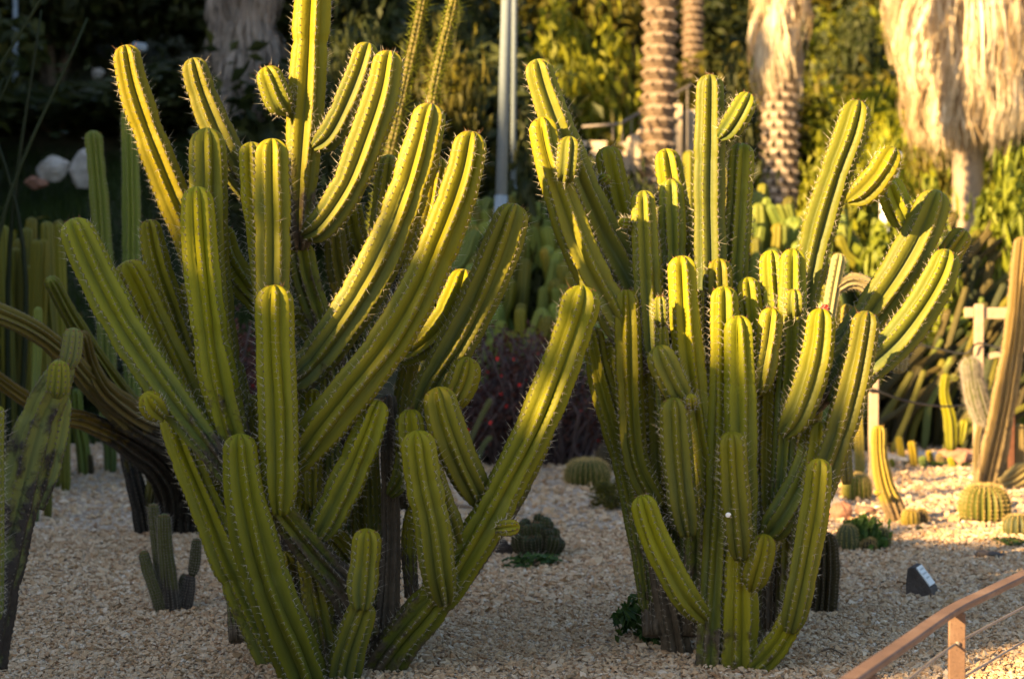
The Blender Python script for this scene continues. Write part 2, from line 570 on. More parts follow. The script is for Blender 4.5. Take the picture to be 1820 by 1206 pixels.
def stem3(parent, name, P, R, mat, ribs=9, sp=.0205, step=None, hi=True, spines=1.0, slen=.0125, srad=.00058, smat=None, cork=(0, 0), base_f=.6, depth=1.0, dome=1.0, tw=0.0, phase=None, tipbrown=True):
    """P: centreline points (base to tip), R: radius at each; ribs follow the centreline"""
    C = spline(np.column_stack([P, R]), 16)
    seg = np.linalg.norm(np.diff(C[:, :3], axis=0), axis=1)
    s = np.concatenate([[0], np.cumsum(seg)])
    L = s[-1]
    rt = C[-1, 3] * dome
    step = step or (sp * .6 if hi else .03)
    rt = min(rt, L * .8)
    nb = max(3, int((L - rt) / step))
    sb = np.linspace(0, L - rt, nb + 1)
    nd = 7 if hi else 4
    sd = L - rt + rt * np.sin(np.linspace(0, np.pi / 2, nd + 1)[1:] )
    sd[-1] = L - rt * .002
    S = np.concatenate([sb, sd])

    def at_s(q):
        return np.stack([np.interp(q, s, C[:, k]) for k in range(4)], -1)
    A = at_s(S)
    ctr = A[:, :3]
    Tn, N, B = frames(ctr)
    # radius profile with waist at the base, dome at the tip and gentle growth constrictions
    ph1, ph2 = rng.uniform(0, 6.28, 2)
    joints = [(rng.uniform(.12, max(.13, L - .1)), rng.uniform(.03, .10)) for _ in range(int(L / .22))] if hi else []

    def rad(q):
        r = np.interp(q, s, C[:, 3])
        u = np.clip((q - (L - rt)) / rt, 0, 1)
        d = np.sqrt(np.clip(1 - u ** 2.3, 0, 1))
        bl = np.clip(q / (C[0, 3] * 1.5 + 1e-6), 0, 1)
        b = base_f + (1 - base_f) * np.sin(bl * np.pi / 2)
        g = 1 + .022 * np.sin(q * 17 + ph1) + .016 * np.sin(q * 41 + ph2)
        for jc, jd in joints:
            g = g - jd * np.exp(-((q - jc) / .016) ** 2)
        return r * d * b * g
    r = rad(S)
    tt, pf = PROF6 if hi else PROF4
    nv = len(tt)
    pf = 1 - (1 - pf) * depth
    k = np.arange(ribs)[:, None]
    ang = ((k + tt[None]) / ribs * 2 * np.pi).ravel()
    fac = np.tile(pf, ribs)
    rdg = np.tile(np.clip((pf - pf.min()) / (1 - pf.min()), 0, 1) ** 3, ribs)
    ph = rng.uniform(0, 2 * np.pi) if phase is None else phase
    # furrows open out towards the growing tip, vanish at its very centre
    u = np.clip((S - (L - rt)) / rt, 0, 1)[:, None]
    fr = fac[None] + (1 - fac[None]) * (u ** 3) * .3
    jig = 1 + rng.normal(0, .010, (1, len(ang)))
    notch = np.where(np.arange(len(S)) % 2, 1.0, -1.0)[:, None] * (.016 if hi else 0) * rdg[None]
    wob = rng.uniform(0, 6.28, ribs); wf = rng.uniform(6, 13, ribs); wa = rng.uniform(.02, .085, ribs)
    wobf = lambda q_: wa[None] * np.sin(q_[:, None] * wf[None] + wob[None])
    an = ang[None] + ph + tw * S[:, None] + np.repeat(wobf(S), nv, axis=1)
    rr = r[:, None] * (fr * jig - notch)
    V = ctr[:, None] + rr[..., None] * (np.cos(an)[..., None] * N[:, None] + np.sin(an)[..., None] * B[:, None])
    n, m = V.shape[:2]
    i = np.arange(n - 1)[:, None] * m
    j = np.arange(m)[None]; jn = (j + 1) % m
    Q = np.stack([i + j, i + jn, i + m + jn, i + m + j], -1).reshape(-1, 4)
    V = np.vstack([V.reshape(-1, 3), ctr[0], ctr[-1] + Tn[-1] * rt * .004])
    j = np.arange(m); jn = (j + 1) % m
    Tt = np.vstack([np.stack([np.full(m, n * m), jn, j], -1), np.stack([np.full(m, n * m + 1), (n - 1) * m + j, (n - 1) * m + jn], -1)])
    tipa = np.repeat(S / L, m)
    ck = cork[0] * (1 - S / L) + cork[1] * (S / L)
    at_ = {'tip': np.append(tipa, [0, 1]), 'cork': np.append(np.repeat(ck, m), [cork[0], 0]), 'ridge': np.append(np.tile(rdg, n), [0, 0])}
    o = obj(name, mesh_np(name, V, Q, Tt, [mat], attrs=at_), parent)
    if spines <= 0:
        return o
    # areoles along each rib
    q = np.arange(sp * 1.2, L - rt * .02, sp)
    A = at_s(q)
    idx = np.clip(np.searchsorted(S, q), 0, len(S) - 1)
    Tq, Nq, Bq = Tn[idx], N[idx], B[idx]
    rq = rad(q)
    slope = np.gradient(rad(q + 1e-4) + 0, q) if len(q) > 2 else np.zeros_like(q)
    an = (np.arange(ribs) / ribs * 2 * np.pi)[None] + ph + tw * q[:, None] + wobf(q)
    rad_dir = np.cos(an)[..., None] * Nq[:, None] + np.sin(an)[..., None] * Bq[:, None]
    pos = A[:, None, :3] + (rq * .985)[:, None, None] * rad_dir
    nrm = rad_dir - np.clip(slope, -3, 3)[:, None, None] * Tq[:, None]
    nrm /= np.linalg.norm(nrm, axis=2)[..., None]
    tan = np.broadcast_to(Tq[:, None], rad_dir.shape)
    side = np.cross(nrm, tan)
    pos, nrm, tan, side = [x.reshape(-1, 3) for x in (pos, nrm, tan, side)]
    tipz = np.repeat(q > L - rt * .45, ribs)
    na = len(pos)
    # felt pads
    hp = .0034
    pv = np.stack([pos + nrm * hp, pos + tan * hp, pos + side * hp, pos - tan * hp, pos - side * hp], 1)
    pt = np.array([[0, 2, 1], [0, 3, 2], [0, 4, 3], [0, 1, 4]])[None] + np.arange(na)[:, None, None] * 5
    Vs, Ts, Ms = [pv.reshape(-1, 3)], [pt.reshape(-1, 3)], [np.repeat(np.where(tipz, 2, 1), 4)]
    off = na * 5
    per = max(1, int(round(4 * spines)))
    asz = np.exp(rng.normal(0, .28, na)) * np.where(rng.uniform(0, 1, na) < .06, .1, 1.0)
    for e in range(per):
        t = 2 * np.pi * e / per + rng.uniform(-.6, .6, na)
        out = rng.uniform(.35, .95, na) if e else np.full(na, 1.6)
        d = nrm * out[:, None] + tan * (np.cos(t) * .9)[:, None] + side * np.sin(t)[:, None]
        d /= np.linalg.norm(d, axis=1)[:, None]
        ln = asz * slen * rng.uniform(.45, 1.2, na) * (1.7 if e == 0 else 1.0)
        ln = np.where(tipz, ln * .75, ln)
        v, tr = needle_mesh(pos + nrm * .001, d, ln, srad)
        Vs.append(v); Ts.append(tr + off); off += len(v)
        Ms.append(np.repeat(np.where(tipz & (rng.uniform(0, 1, na) < (.75 if tipbrown else 0)), 2, 0), 3))
    so = obj('spines', mesh_np('spines', np.vstack(Vs), None, np.vstack(Ts), [smat or M_SPINE, M_AREOLE, M_SPTIP], tmat=np.concatenate(Ms), smooth=False), o)
    tag(so, kind='stuff')
    return o


def stem(parent, name, d0, pts, w, mat, **kw):
    """stem traced in photo pixels: pts (px, py[, depth offset]) from base to tip, w half-width in px"""
    org = np.array(parent.location)
    ws = [w] * len(pts) if np.isscalar(w) else list(w)
    P, R = [], []
    for p, wi in zip(pts, ws):
        d = d0 + (p[2] if len(p) > 2 else 0)
        P.append(at(p[0], p[1], d) - org)
        R.append(wi * d / F)
    return stem3(parent, name, np.array(P), np.array(R), mat, **kw)


# ------------------------------------------------------------------ the two big cacti
DL = 5.78
big_l = empty('columnar_cactus', (at(590, 1196, DL)[0], DL, 0))
tag(big_l, 'huge many armed columnar cactus left of centre, tallest arm leaving the picture', 'cactus', 'two large branching cacti')
SL = lambda n, pts, w, **k: stem(big_l, n, DL, pts, w, M_CACT, **{'ribs': 8, **k})
# trunks and woody limbs
SL('trunk', [(488, 1235, .12), (494, 1150, .12), (500, 1060, .10), (505, 980, .05)], [36, 34, 30, 22], cork=(.9, .35), spines=.6, smat=M_SPDARK, base_f=1)
SL('trunk', [(690, 1232, .0), (684, 1170, .02), (690, 1080, .06), (695, 960, .1), (692, 830, .12), (690, 700, .12)], [36, 30, 22, 18, 16, 15], cork=(1, .7), ribs=7, spines=.6, smat=M_SPDARK, base_f=1)
SL('stem', [(655, 1225, .05), (715, 1135, -.02), (800, 1030, -.08), (860, 935, -.1), (905, 850, -.1), (955, 750, -.1), (1000, 640, -.1), (1028, 555, -.1), (1036, 507, -.1)], [40, 38, 36, 36, 35, 36, 36, 36, 34], cork=(.55, -.35), base_f=1, smat=None, ribs=8)
SL('stem', [(800, 1055, .06), (868, 950, .06), (925, 850, .06), (968, 755, .06), (985, 690, .06)], [22, 26, 26, 24, 22], cork=(.6, .0))
SL('stem', [(650, 1130, -.02), (612, 1048, -.06), (560, 985, -.1), (492, 900, -.16)], [30, 31, 31, 26], cork=(.5, .35), base_f=1, dome=.6)
SL('stem', [(560, 1260, -.1), (532, 1180, -.16), (492, 1080, -.24), (458, 980, -.28), (436, 890, -.3), (428, 820, -.3), (426, 770, -.3)], [44, 44, 44, 42, 37, 33, 31], cork=(.25, -.4), base_f=1)
SL('stem', [(505, 1215, .1), (455, 1105, .1), (405, 995, .08), (362, 890, .08), (325, 800, .1), (300, 720, .14)], [32, 34, 33, 31, 28, 26], cork=(.25, -.1), base_f=1)
SL('stem', [(470, 1080, .2), (425, 970, .2), (395, 880, .2), (375, 780, .2)], [24, 26, 25, 22])
SL('stem', [(592, 1225, .02), (574, 1120, .0), (556, 1030, .02), (548, 960, .05)], [26, 26, 25, 22], cork=(.4, .2), base_f=1)
SL('stem', [(606, 1222, -.1), (622, 1150, -.14), (640, 1095, -.16), (648, 1068, -.16)], [34, 32, 27, 22], base_f=.8, dome=.7)
SL('stem', [(642, 1082, -.2), (644, 1040, -.2), (650, 985, -.2), (653, 938, -.2)], [23, 28, 28, 26], base_f=.7)
# left side
SL('stem', [(440, 830, .18), (395, 640, .2), (345, 440, .18), (300, 330, .16), (262, 230, .15), (236, 150, .15), (222, 80, .15)], [30, 31, 33, 32, 30, 28, 25], cork=(.3, -.5))
SL('stem', [(540, 470, .2), (478, 375, .22), (425, 305, .22), (385, 230, .22), (357, 160, .22), (342, 103, .22)], [24, 27, 30, 30, 27, 25], cork=(.2, -.5))
SL('stem', [(420, 760, .1), (385, 560, .1), (372, 400, .08), (370, 300, .08), (368, 227, .08)], [28, 32, 34, 34, 31], cork=(.3, -.5))
SL('stem', [(445, 870, -.06), (412, 770, -.1), (385, 660, -.12), (366, 540, -.13), (354, 430, -.13), (350, 331, -.13)], [28, 33, 34, 33, 32, 29], cork=(.5, -.4))
SL('stem', [(430, 868, -.12), (370, 792, -.15), (300, 700, -.15), (230, 595, -.13), (178, 500, -.12), (145, 430, -.12), (128, 388, -.12)], [24, 27, 33, 36, 35, 33, 29], cork=(.5, -.5))
SL('stem', [(375, 800, .04), (330, 690, .04), (285, 595, .04), (250, 520, .04), (222, 464, .04)], [26, 30, 33, 33, 30], cork=(.2, -.3))
SL('stem', [(345, 660, .24), (310, 560, .26), (280, 470, .26), (264, 390, .26)], [22, 24, 24, 20])
SL('stem', [(360, 860, .3), (345, 740, .3), (336, 620, .3), (334, 500, .3)], [15, 17, 17, 14])
SL('bud', [(292, 742, -.2), (272, 722, -.22), (258, 698, -.24)], [20, 25, 21], sp=.014, base_f=.6, dome=1.1)
# centre
SL('stem', [(497, 912, -.24), (497, 850, -.25), (494, 740, -.25), (490, 630, -.24), (487, 506, -.23)], [26, 34, 36, 36, 33], base_f=.7, phase=.2)
SL('stem', [(500, 700, -.08), (486, 560, -.08), (485, 420, -.08), (484, 330, -.08), (484, 246, -.08)], [28, 32, 34, 34, 32], cork=(.1, -.5), phase=.5)
SL('stem', [(478, 600, .02), (465, 440, .02), (452, 340, .02), (447, 252, .02)], [20, 24, 25, 22])
SL('stem', [(640, 860, .12), (615, 740, .12), (578, 600, .12), (545, 500, .12), (534, 430, .12)], [20, 22, 24, 26, 22], cork=(.5, .25))
SL('stem', [(534, 445, .1), (535, 370, .1), (542, 250, .1), (549, 130, .1), (557, 10, .1), (562, -120, .1)], [25, 28, 33, 35, 34, 31], cork=(.55, -.6), ribs=7, phase=.35)
SL('bud', [(512, 202, .05), (495, 178, .03), (472, 118, .02)], [15, 25, 23], sp=.014, base_f=.55)
SL('stem', [(560, 262, .05), (590, 238, .02), (618, 185, .0), (640, 130, .0), (656, 76, .0)], [20, 25, 27, 27, 24], base_f=.55)
SL('stem', [(542, 418, .02), (577, 395, -.02), (620, 330, -.05), (652, 248, -.06), (680, 165, -.06), (694, 90, -.06)], [20, 29, 33, 34, 33, 29], base_f=.6)
SL('stem', [(505, 690, -.1), (560, 640, -.1), (620, 560, -.12), (672, 470, -.13), (712, 380, -.14), (745, 280, -.14), (768, 184, -.14)], [28, 36, 38, 38, 37, 35, 30], cork=(.3, -.5))
SL('stem', [(515, 835, -.14), (560, 775, -.18), (625, 695, -.2), (690, 610, -.2), (748, 510, -.2), (795, 400, -.2), (825, 310, -.2), (840, 233, -.2)], [30, 38, 40, 39, 38, 36, 34, 30], cork=(.35, -.5))
SL('stem', [(660, 640, .25), (672, 500, .28), (682, 380, .28), (694, 275, .28)], [20, 23, 24, 21])
SL('stem', [(700, 600, .2), (735, 480, .22), (765, 380, .22), (782, 280, .22)], [18, 22, 22, 20])
SL('stem', [(600, 690, .2), (560, 590, .24), (470, 545, .3), (412, 470, .32), (392, 400, .32)], [18, 24, 28, 27, 22], cork=(.3, .1))
SL('stem', [(650, 680, .3), (620, 560, .3), (600, 470, .3), (594, 400, .3)], [18, 20, 22, 19])
SL('stem', [(690, 560, .38), (650, 480, .4), (628, 420, .4), (618, 350, .4)], [20, 26, 27, 24])
SL('stem', [(595, 900, .08), (590, 780, .1), (585, 660, .12), (578, 560, .12)], [16, 18, 17, 15])
SL('stem', [(555, 900, .06), (556, 790, .06), (556, 690, .06)], [16, 17, 14])
SL('stem', [(630, 1000, .1), (600, 960, .06), (565, 925, .02)], [20, 21, 16], cork=(.4, .1))
SL('stem', [(566, 952, -.1), (592, 905, -.13), (628, 830, -.15), (655, 765, -.16), (673, 710, -.16)], [26, 33, 32, 29, 25], base_f=.7)
# right side
SL('stem', [(715, 810, .08), (765, 690, .08), (815, 605, .08), (858, 520, .08), (893, 435, .08), (917, 362, .08)], [26, 31, 35, 36, 35, 31], cork=(.4, -.4))
SL('stem', [(700, 640, .18), (745, 618, .16), (785, 580, .15), (812, 530, .15), (827, 478, .15)], [16, 25, 30, 30, 26], base_f=.6)
SL('stem', [(858, 893, -.04), (838, 858, -.1), (812, 805, -.14), (790, 745, -.15), (777, 687, -.15)], [22, 31, 34, 33, 28], base_f=.65)
SL('stem', [(795, 730, .0), (812, 700, -.02), (824, 672, -.02), (832, 634, -.02)], [20, 28, 29, 25], base_f=.7)
SL('stem', [(790, 1068, -.12), (778, 1010, -.2), (768, 930, -.24), (752, 850, -.25), (740, 764, -.25)], [22, 31, 33, 33, 29], base_f=.75, phase=.1)
SL('stem', [(760, 920, -.1), (745, 850, -.12), (734, 790, -.12), (728, 726, -.12)], [24, 26, 27, 24])
SL('stem', [(812, 978, -.08), (797, 930, -.14), (776, 870, -.16), (760, 815, -.16)], [20, 25, 24, 20], base_f=.7)
SL('bud', [(884, 940, -.18), (903, 937, -.2), (924, 935, -.2)], [13, 16, 14], sp=.012, dome=1.1)
SL('stem', [(692, 880, .06), (712, 850, .06), (722, 790, .08), (716, 735, .1)], [14, 19, 20, 17], cork=(.3, 0))

for px, top, bot, w, dd, ln_ in ((545, 640, 1120, 20, .34, -10), (575, 700, 1190, 19, .30, 8), (608, 620, 1150, 20, .36, 12), (640, 690, 1180, 19, .3, -14), (662, 760, 1120, 17, .24, -6), (530, 760, 1160, 18, .28, 20),
                              (470, 700, 1130, 20, .36, -26), (445, 640, 1080, 20, .42, -30), (420, 560, 1000, 20, .46, -34), (510, 560, 1000, 20, .42, -6), (720, 560, 900, 18, .34, 30), (600, 500, 900, 19, .46, 20), (395, 820, 1140, 18, .3, -70), (735, 820, 1060, 15, .22, 30)):
    stem(big_l, 'stem', DL, [(px - ln_ * .3 + 6, bot, dd * .6), (px - ln_ * .2, (top + bot) / 2, dd), (px + ln_, top, dd)], [w * .9, w, w * .9], M_CACT, hi=False, step=.025, sp=.03, spines=.4, slen=.014, cork=(.55, -.2), base_f=1)

DR = 5.88
big_r = empty('columnar_cactus', (at(1305, 1196, DR)[0], DR, 0))
tag(big_r, 'tall upright many armed columnar cactus right of centre, arms packed like organ pipes', 'cactus', 'two large branching cacti')
SR = lambda n, pts, w, **k: stem(big_r, n, DR, pts, w, M_CACT_R, **{'ribs': 7, **k})
SR('trunk', [(1312, 1222, -.02), (1314, 1140, -.05), (1316, 1050, -.05), (1318, 965, -.03)], [36, 35, 33, 26], cork=(.35, 0), base_f=1, ribs=8)
SR('trunk', [(1260, 1222, -.02), (1264, 1120, -.03), (1270, 1000, 0), (1276, 870, .02), (1284, 720, .05), (1287, 600, .05), (1286, 508, .05)], [27, 27, 25, 25, 27, 27, 25], cork=(.45, -.5), base_f=1)
SR('trunk', [(1212, 1210, .2), (1196, 1120, .18), (1172, 1000, .18), (1150, 900, .18)], [30, 28, 22, 20], cork=(.95, .4), base_f=1)
SR('stem', [(1340, 1190, -.08), (1372, 1158, -.1), (1398, 1118, -.12), (1410, 1080, -.12)], [24, 25, 24, 20], cork=(.35, .1), base_f=.9)
SR('stem', [(1404, 1122, -.16), (1418, 1060, -.18), (1436, 970, -.18), (1450, 890, -.18), (1457, 814, -.18)], [20, 27, 27, 26, 23], base_f=.6)
SR('stem', [(1420, 960, .0), (1448, 850, .0), (1458, 800, .0), (1460, 748, 0)], [26, 30, 29, 25])
SR('stem', [(1252, 1100, -.1), (1218, 1060, -.16), (1185, 1000, -.18), (1158, 940, -.18), (1139, 879, -.18)], [20, 26, 27, 27, 24], base_f=.6)
SR('stem', [(1316, 992, -.14), (1312, 940, -.17), (1305, 860, -.18), (1300, 766, -.18)], [20, 27, 28, 25], base_f=.7)
SR('stem', [(1336, 1048, -.12), (1344, 1020, -.14), (1354, 985, -.15), (1360, 948, -.15)], [17, 24, 25, 22], base_f=.6, sp=.015)
SR('stem', [(1318, 1000, .02), (1320, 900, 0), (1319, 790, -.02), (1316, 680, -.02), (1313, 560, -.02)], [26, 30, 30, 30, 27], cork=(.2, -.5), phase=.1)
SR('stem', [(1222, 950, -.08), (1212, 880, -.1), (1203, 790, -.1), (1197, 706, -.1)], [24, 29, 29, 25], base_f=.7)
SR('stem', [(1268, 900, .06), (1245, 780, .06), (1228, 660, .06), (1217, 560, .05), (1211, 454, .05)], [24, 28, 28, 28, 25], cork=(.2, -.5))
SR('stem', [(1222, 730, -.02), (1202, 690, -.05), (1182, 650, -.06), (1168, 614, -.06)], [18, 26, 28, 24], base_f=.6)
SR('bud', [(1230, 726, -.1), (1229, 714, -.12), (1228, 700, -.13)], [8, 11, 10], sp=.011)
SR('stem', [(1170, 900, .12), (1130, 820, .1), (1120, 700, .1), (1115, 600, .1), (1113, 514, .1)], [22, 25, 25, 25, 22])
SR('stem', [(1175, 860, .22), (1168, 700, .22), (1160, 560, .2), (1155, 480, .2), (1150, 398, .2)], [24, 26, 26, 25, 22])
SR('stem', [(1190, 1080, .24), (1150, 940, .24), (1105, 800, .24), (1070, 680, .24), (1050, 580, .24)], [20, 23, 24, 24, 21])
SR('stem', [(1150, 1085, .2), (1140, 1000, .2), (1120, 880, .22), (1095, 740, .25), (1085, 600, .26)], [14, 16, 20, 22, 19], cork=(.3, 0))
SR('bud', [(1175, 580, .0), (1174, 562, -.02), (1173, 526, -.02)], [9, 14, 12], sp=.012, base_f=.5)
SR('stem', [(1185, 780, .02), (1180, 680, .02), (1176, 578, 0)], [15, 16, 11])
# top left fan
SR('stem', [(1175, 640, .26), (1120, 510, .26), (1072, 420, .25), (1030, 330, .22), (990, 225, .2), (964, 150, .2), (953, 105, .2)], [24, 36, 37, 35, 31, 28, 24], cork=(.4, -.5), ribs=7)
SR('stem', [(1150, 660, .16), (1085, 545, .12), (1035, 450, .1), (1000, 355, .1), (975, 275, .1), (962, 208, .1)], [24, 33, 33, 31, 28, 24], cork=(.4, -.5))
SR('bud', [(1002, 322, .04), (1008, 300, 0), (1013, 242, 0)], [10, 21, 20], sp=.014, base_f=.4)
SR('stem', [(1150, 560, .34), (1118, 430, .34), (1096, 345, .34), (1077, 260, .34)], [24, 26, 26, 22])
SR('bud', [(1066, 325, .28), (1074, 320, .25), (1084, 313, .24)], [8, 11, 9], sp=.012)
SR('bud', [(1120, 396, .14), (1112, 396, .12), (1100, 395, .11)], [7, 10, 8], sp=.012)
SR('stem', [(1158, 640, .12), (1152, 520, .14), (1147, 430, .14), (1143, 338, .14)], [22, 25, 25, 22])
SR('stem', [(1225, 560, .36), (1208, 420, .36), (1194, 340, .36), (1182, 264, .36)], [24, 26, 26, 23])
SR('stem', [(1205, 640, .24), (1198, 500, .24), (1195, 400, .24), (1192, 318, .24)], [24, 26, 25, 22])
SR('stem', [(1262, 640, .2), (1262, 480, .2), (1260, 350, .2), (1261, 240, .2), (1262, 132, .2)], [26, 30, 29, 28, 24], cork=(.3, -.5), ribs=7)
SR('stem', [(1280, 245, .16), (1297, 228, .14), (1315, 200, .12), (1332, 165, .12)], [16, 22, 23, 20], base_f=.55)
SR('stem', [(1295, 620, .28), (1303, 480, .28), (1312, 370, .28), (1318, 254, .28)], [24, 26, 26, 23])
SR('stem', [(1288, 700, .12), (1284, 600, .12), (1280, 530, .12), (1278, 459, .12)], [22, 24, 24, 22])
SR('stem', [(1242, 660, .1), (1244, 580, .1), (1246, 515, .1)], [9, 9, 7])
SR('stem', [(1345, 700, .14), (1338, 600, .14), (1328, 492, .14)], [22, 23, 21])
SR('stem', [(1388, 650, .16), (1378, 560, .16), (1373, 500, .16), (1370, 444, .16)], [20, 23, 23, 20])
SR('stem', [(1352, 700, .1), (1348, 650, .1), (1344, 610, .1)], [18, 20, 17])
SR('stem', [(1385, 900, .06), (1396, 760, .06), (1404, 650, .08), (1408, 550, .1), (1410, 441, .1)], [20, 22, 24, 26, 23], cork=(.3, -.3), ribs=7)
SR('bud', [(1412, 562, .02), (1411, 545, -.01), (1411, 513, -.01)], [9, 18, 16], sp=.013, base_f=.4)
SR('stem', [(1348, 700, .02), (1356, 660, .0), (1366, 605, 0), (1373, 546, 0)], [18, 24, 24, 20], base_f=.6)
SR('stem', [(1392, 772, -.02), (1418, 735, -.05), (1442, 670, -.06), (1455, 610, -.06), (1460, 547, -.06)], [22, 29, 30, 29, 25], base_f=.65)
SR('bud', [(1462, 556, -.06), (1466, 548, -.06), (1470, 541, -.06)], [7, 8, 6], sp=.01).data.materials[0] = M_RED
SR('stem', [(1410, 720, .12), (1428, 640, .12), (1440, 580, .12), (1445, 552, .12)], [18, 19, 18, 15])
SR('stem', [(1415, 980, -.02), (1460, 860, -.04), (1498, 750, -.06), (1526, 640, -.06), (1542, 552, -.06)], [24, 29, 30, 29, 25], cork=(.3, -.5))
SR('stem', [(1360, 955, .0), (1392, 915, -.02), (1430, 840, .02), (1455, 760, .04)], [22, 30, 28, 25], base_f=.6)
SR('stem', [(1368, 980, .12), (1362, 860, .12), (1362, 740, .12), (1366, 640, .14)], [24, 24, 24, 21])
SR('stem', [(1236, 1120, .14), (1240, 980, .14), (1240, 840, .14)], [22, 24, 20], cork=(.5, .1))
for px, top, bot, w, dd, ln_ in ((1150, 640, 1130, 20, .34, -20), (1225, 600, 1130, 21, .3, -8), (1255, 560, 1150, 20, .36, -4), (1345, 600, 1150, 21, .34, 6), (1375, 560, 1120, 20, .36, 14), (1405, 640, 1110, 20, .3, 26), (1300, 640, 1160, 22, .3, 2), (1190, 620, 1120, 20, .4, -14), (1430, 620, 1060, 19, .34, 30)):
    stem(big_r, 'stem', DR, [(px - ln_ * .5, bot, dd * .5), (px, (top + bot) / 2, dd), (px + ln_, top, dd)], [w * .9, w, w * .9], M_CACT_R, hi=False, step=.025, sp=.03, spines=.4, slen=.014, cork=(.55, -.2), base_f=1)
# top right fan
SR('stem', [(1395, 700, .26), (1425, 540, .26), (1455, 410, .26), (1485, 310, .25), (1510, 240, .25), (1526, 178, .25)], [24, 30, 31, 31, 30, 26], cork=(.3, -.5), ribs=7)
SR('stem', [(1508, 358, .2), (1535, 342, .18), (1565, 308, .16), (1590, 262, .16)], [17, 26, 27, 23], base_f=.55)
SR('stem', [(1440, 730, .3), (1490, 640, .34), (1550, 555, .36), (1604, 475, .36), (1642, 405, .36), (1668, 338, .36)], [26, 30, 35, 36, 35, 29], cork=(.4, -.5), ribs=7)
SR('stem', [(1618, 412, .4), (1604, 385, .4), (1590, 355, .4), (1576, 316, .4)], [17, 26, 27, 23], base_f=.6)
SR('stem', [(1640, 530, .44), (1662, 490, .44), (1690, 445, .44), (1716, 408, .44)], [18, 23, 24, 20], base_f=.6)
SR('stem', [(1480, 720, .24), (1540, 655, .24), (1595, 605, .24), (1640, 545, .24), (1670, 490, .24), (1686, 443, .24)], [24, 31, 33, 32, 31, 26], base_f=.6)
SR('stem', [(1400, 600, .3), (1392, 520, .3), (1384, 480, .3)], [18, 20, 18])

# ------------------------------------------------------------------ foliage
def leaf_faces(P, Nrm, size, aspect, rg):
    n = len(P)
    Nrm = Nrm / (np.linalg.norm(Nrm, axis=1)[:, None] + 1e-9)
    t = rg.normal(0, 1, (n, 3))
    t -= Nrm * np.sum(t * Nrm, 1)[:, None]
    t /= np.linalg.norm(t, axis=1)[:, None] + 1e-9
    b = np.cross(Nrm, t)
    s = np.broadcast_to(size, (n,))[:, None]
    f = .22 * s
    V = np.stack([P - t * s, P + b * s * aspect + Nrm * f, P + t * s, P - b * s * aspect + Nrm * f], 1)
    Q = np.array([[0, 1, 2], [0, 2, 3]])[None] + np.arange(n)[:, None, None] * 4
    return V.reshape(-1, 3), Q.reshape(-1, 3)


def blob_leaves(nclump, nleaf, seed, size, aspect=.45, clump=.33, squash=1.0, fill=.25):
    """unit crown (radius about 1, base at z=0, top about 2*squash) made of leaf clumps"""
    rg = np.random.default_rng(seed)
    u = rg.normal(0, 1, (nclump, 3)); u /= np.linalg.norm(u, axis=1)[:, None]
    rad = rg.uniform(.45, 1.0, nclump) ** .6
    Cc = u * rad[:, None] * np.array([.85, .85, .8])
    rc = clump * rg.uniform(.6, 1.3, nclump)
    k = rg.integers(0, nclump, nleaf)
    v = rg.normal(0, 1, (nleaf, 3)); v /= np.linalg.norm(v, axis=1)[:, None]
    P = Cc[k] + v * (rc[k] * rg.uniform(.35, 1.05, nleaf) ** .5)[:, None]
    nin = int(nleaf * fill)
    P[:nin] = (rg.normal(0, .42, (nin, 3)))
    P[:, 2] = (P[:, 2] + 1.0) * squash
    P[:, 2] = np.abs(P[:, 2])
    P[:, 2] = np.where(P[:, 2] > 2.08 * squash, 2.08 * squash - (P[:, 2] - 2.08 * squash) * 2, P[:, 2])
    Nn = v + rg.normal(0, .6, (nleaf, 3)) + np.array([0, -.2, .5])
    V, T = leaf_faces(P, Nn, size * rg.uniform(.6, 1.3, nleaf), aspect, rg)
    rnd = np.repeat(np.clip(.5 + .3 * rg.normal(0, 1, nclump)[k] * .8 + rg.normal(0, .2, nleaf), 0, 1), 4)
    return V, T, rnd


def branch_mesh(seed, n=7, r=.05, h=1.0, spread=.7):
    rg = np.random.default_rng(seed)
    m = MB()
    for i in range(n):
        a = 2 * np.pi * i / n + rg.uniform(-.3, .3)
        e = np.array([math.cos(a) * spread * rg.uniform(.4, 1), math.sin(a) * spread * rg.uniform(.4, 1), h * rg.uniform(.8, 1.3)])
        mid = e * .5 + np.array([0, 0, .15])
        m.tube(spline([[0, 0, -.1], mid, e], 4), np.linspace(r, r * .25, 9), 5)
    return m


PROTO = {}


def shrub_proto(key, mat, nclump, nleaf, size, seed, aspect=.45, clump=.33, squash=.85, fill=.25, r=.05):
    V, T, rnd = blob_leaves(nclump, nleaf, seed, size, aspect, clump, squash, fill)
    fm = mesh_np('foliage_' + key, V, None, T, [mat], attrs={'rnd': rnd}, smooth=False)
    m = branch_mesh(seed + 50, r=r)
    bm_ = mesh_np('branches_' + key, np.vstack(m.V), np.vstack(m.Q), np.vstack(m.T), [M_BARK])
    PROTO[key] = (fm, bm_)


def shrub(key, name, loc, scale, rz, label, cat='shrub', group=None, parts=('foliage', 'branches')):
    e = empty(name, loc, rz)
    e.scale = [float(v) for v in (scale if hasattr(scale, '__len__') else (scale,) * 3)]
    tag(e, label, cat, group)
    f = obj(parts[0], PROTO[key][0], e)
    f['kind'] = 'stuff'
    obj(parts[1], PROTO[key][1], e)
    return e


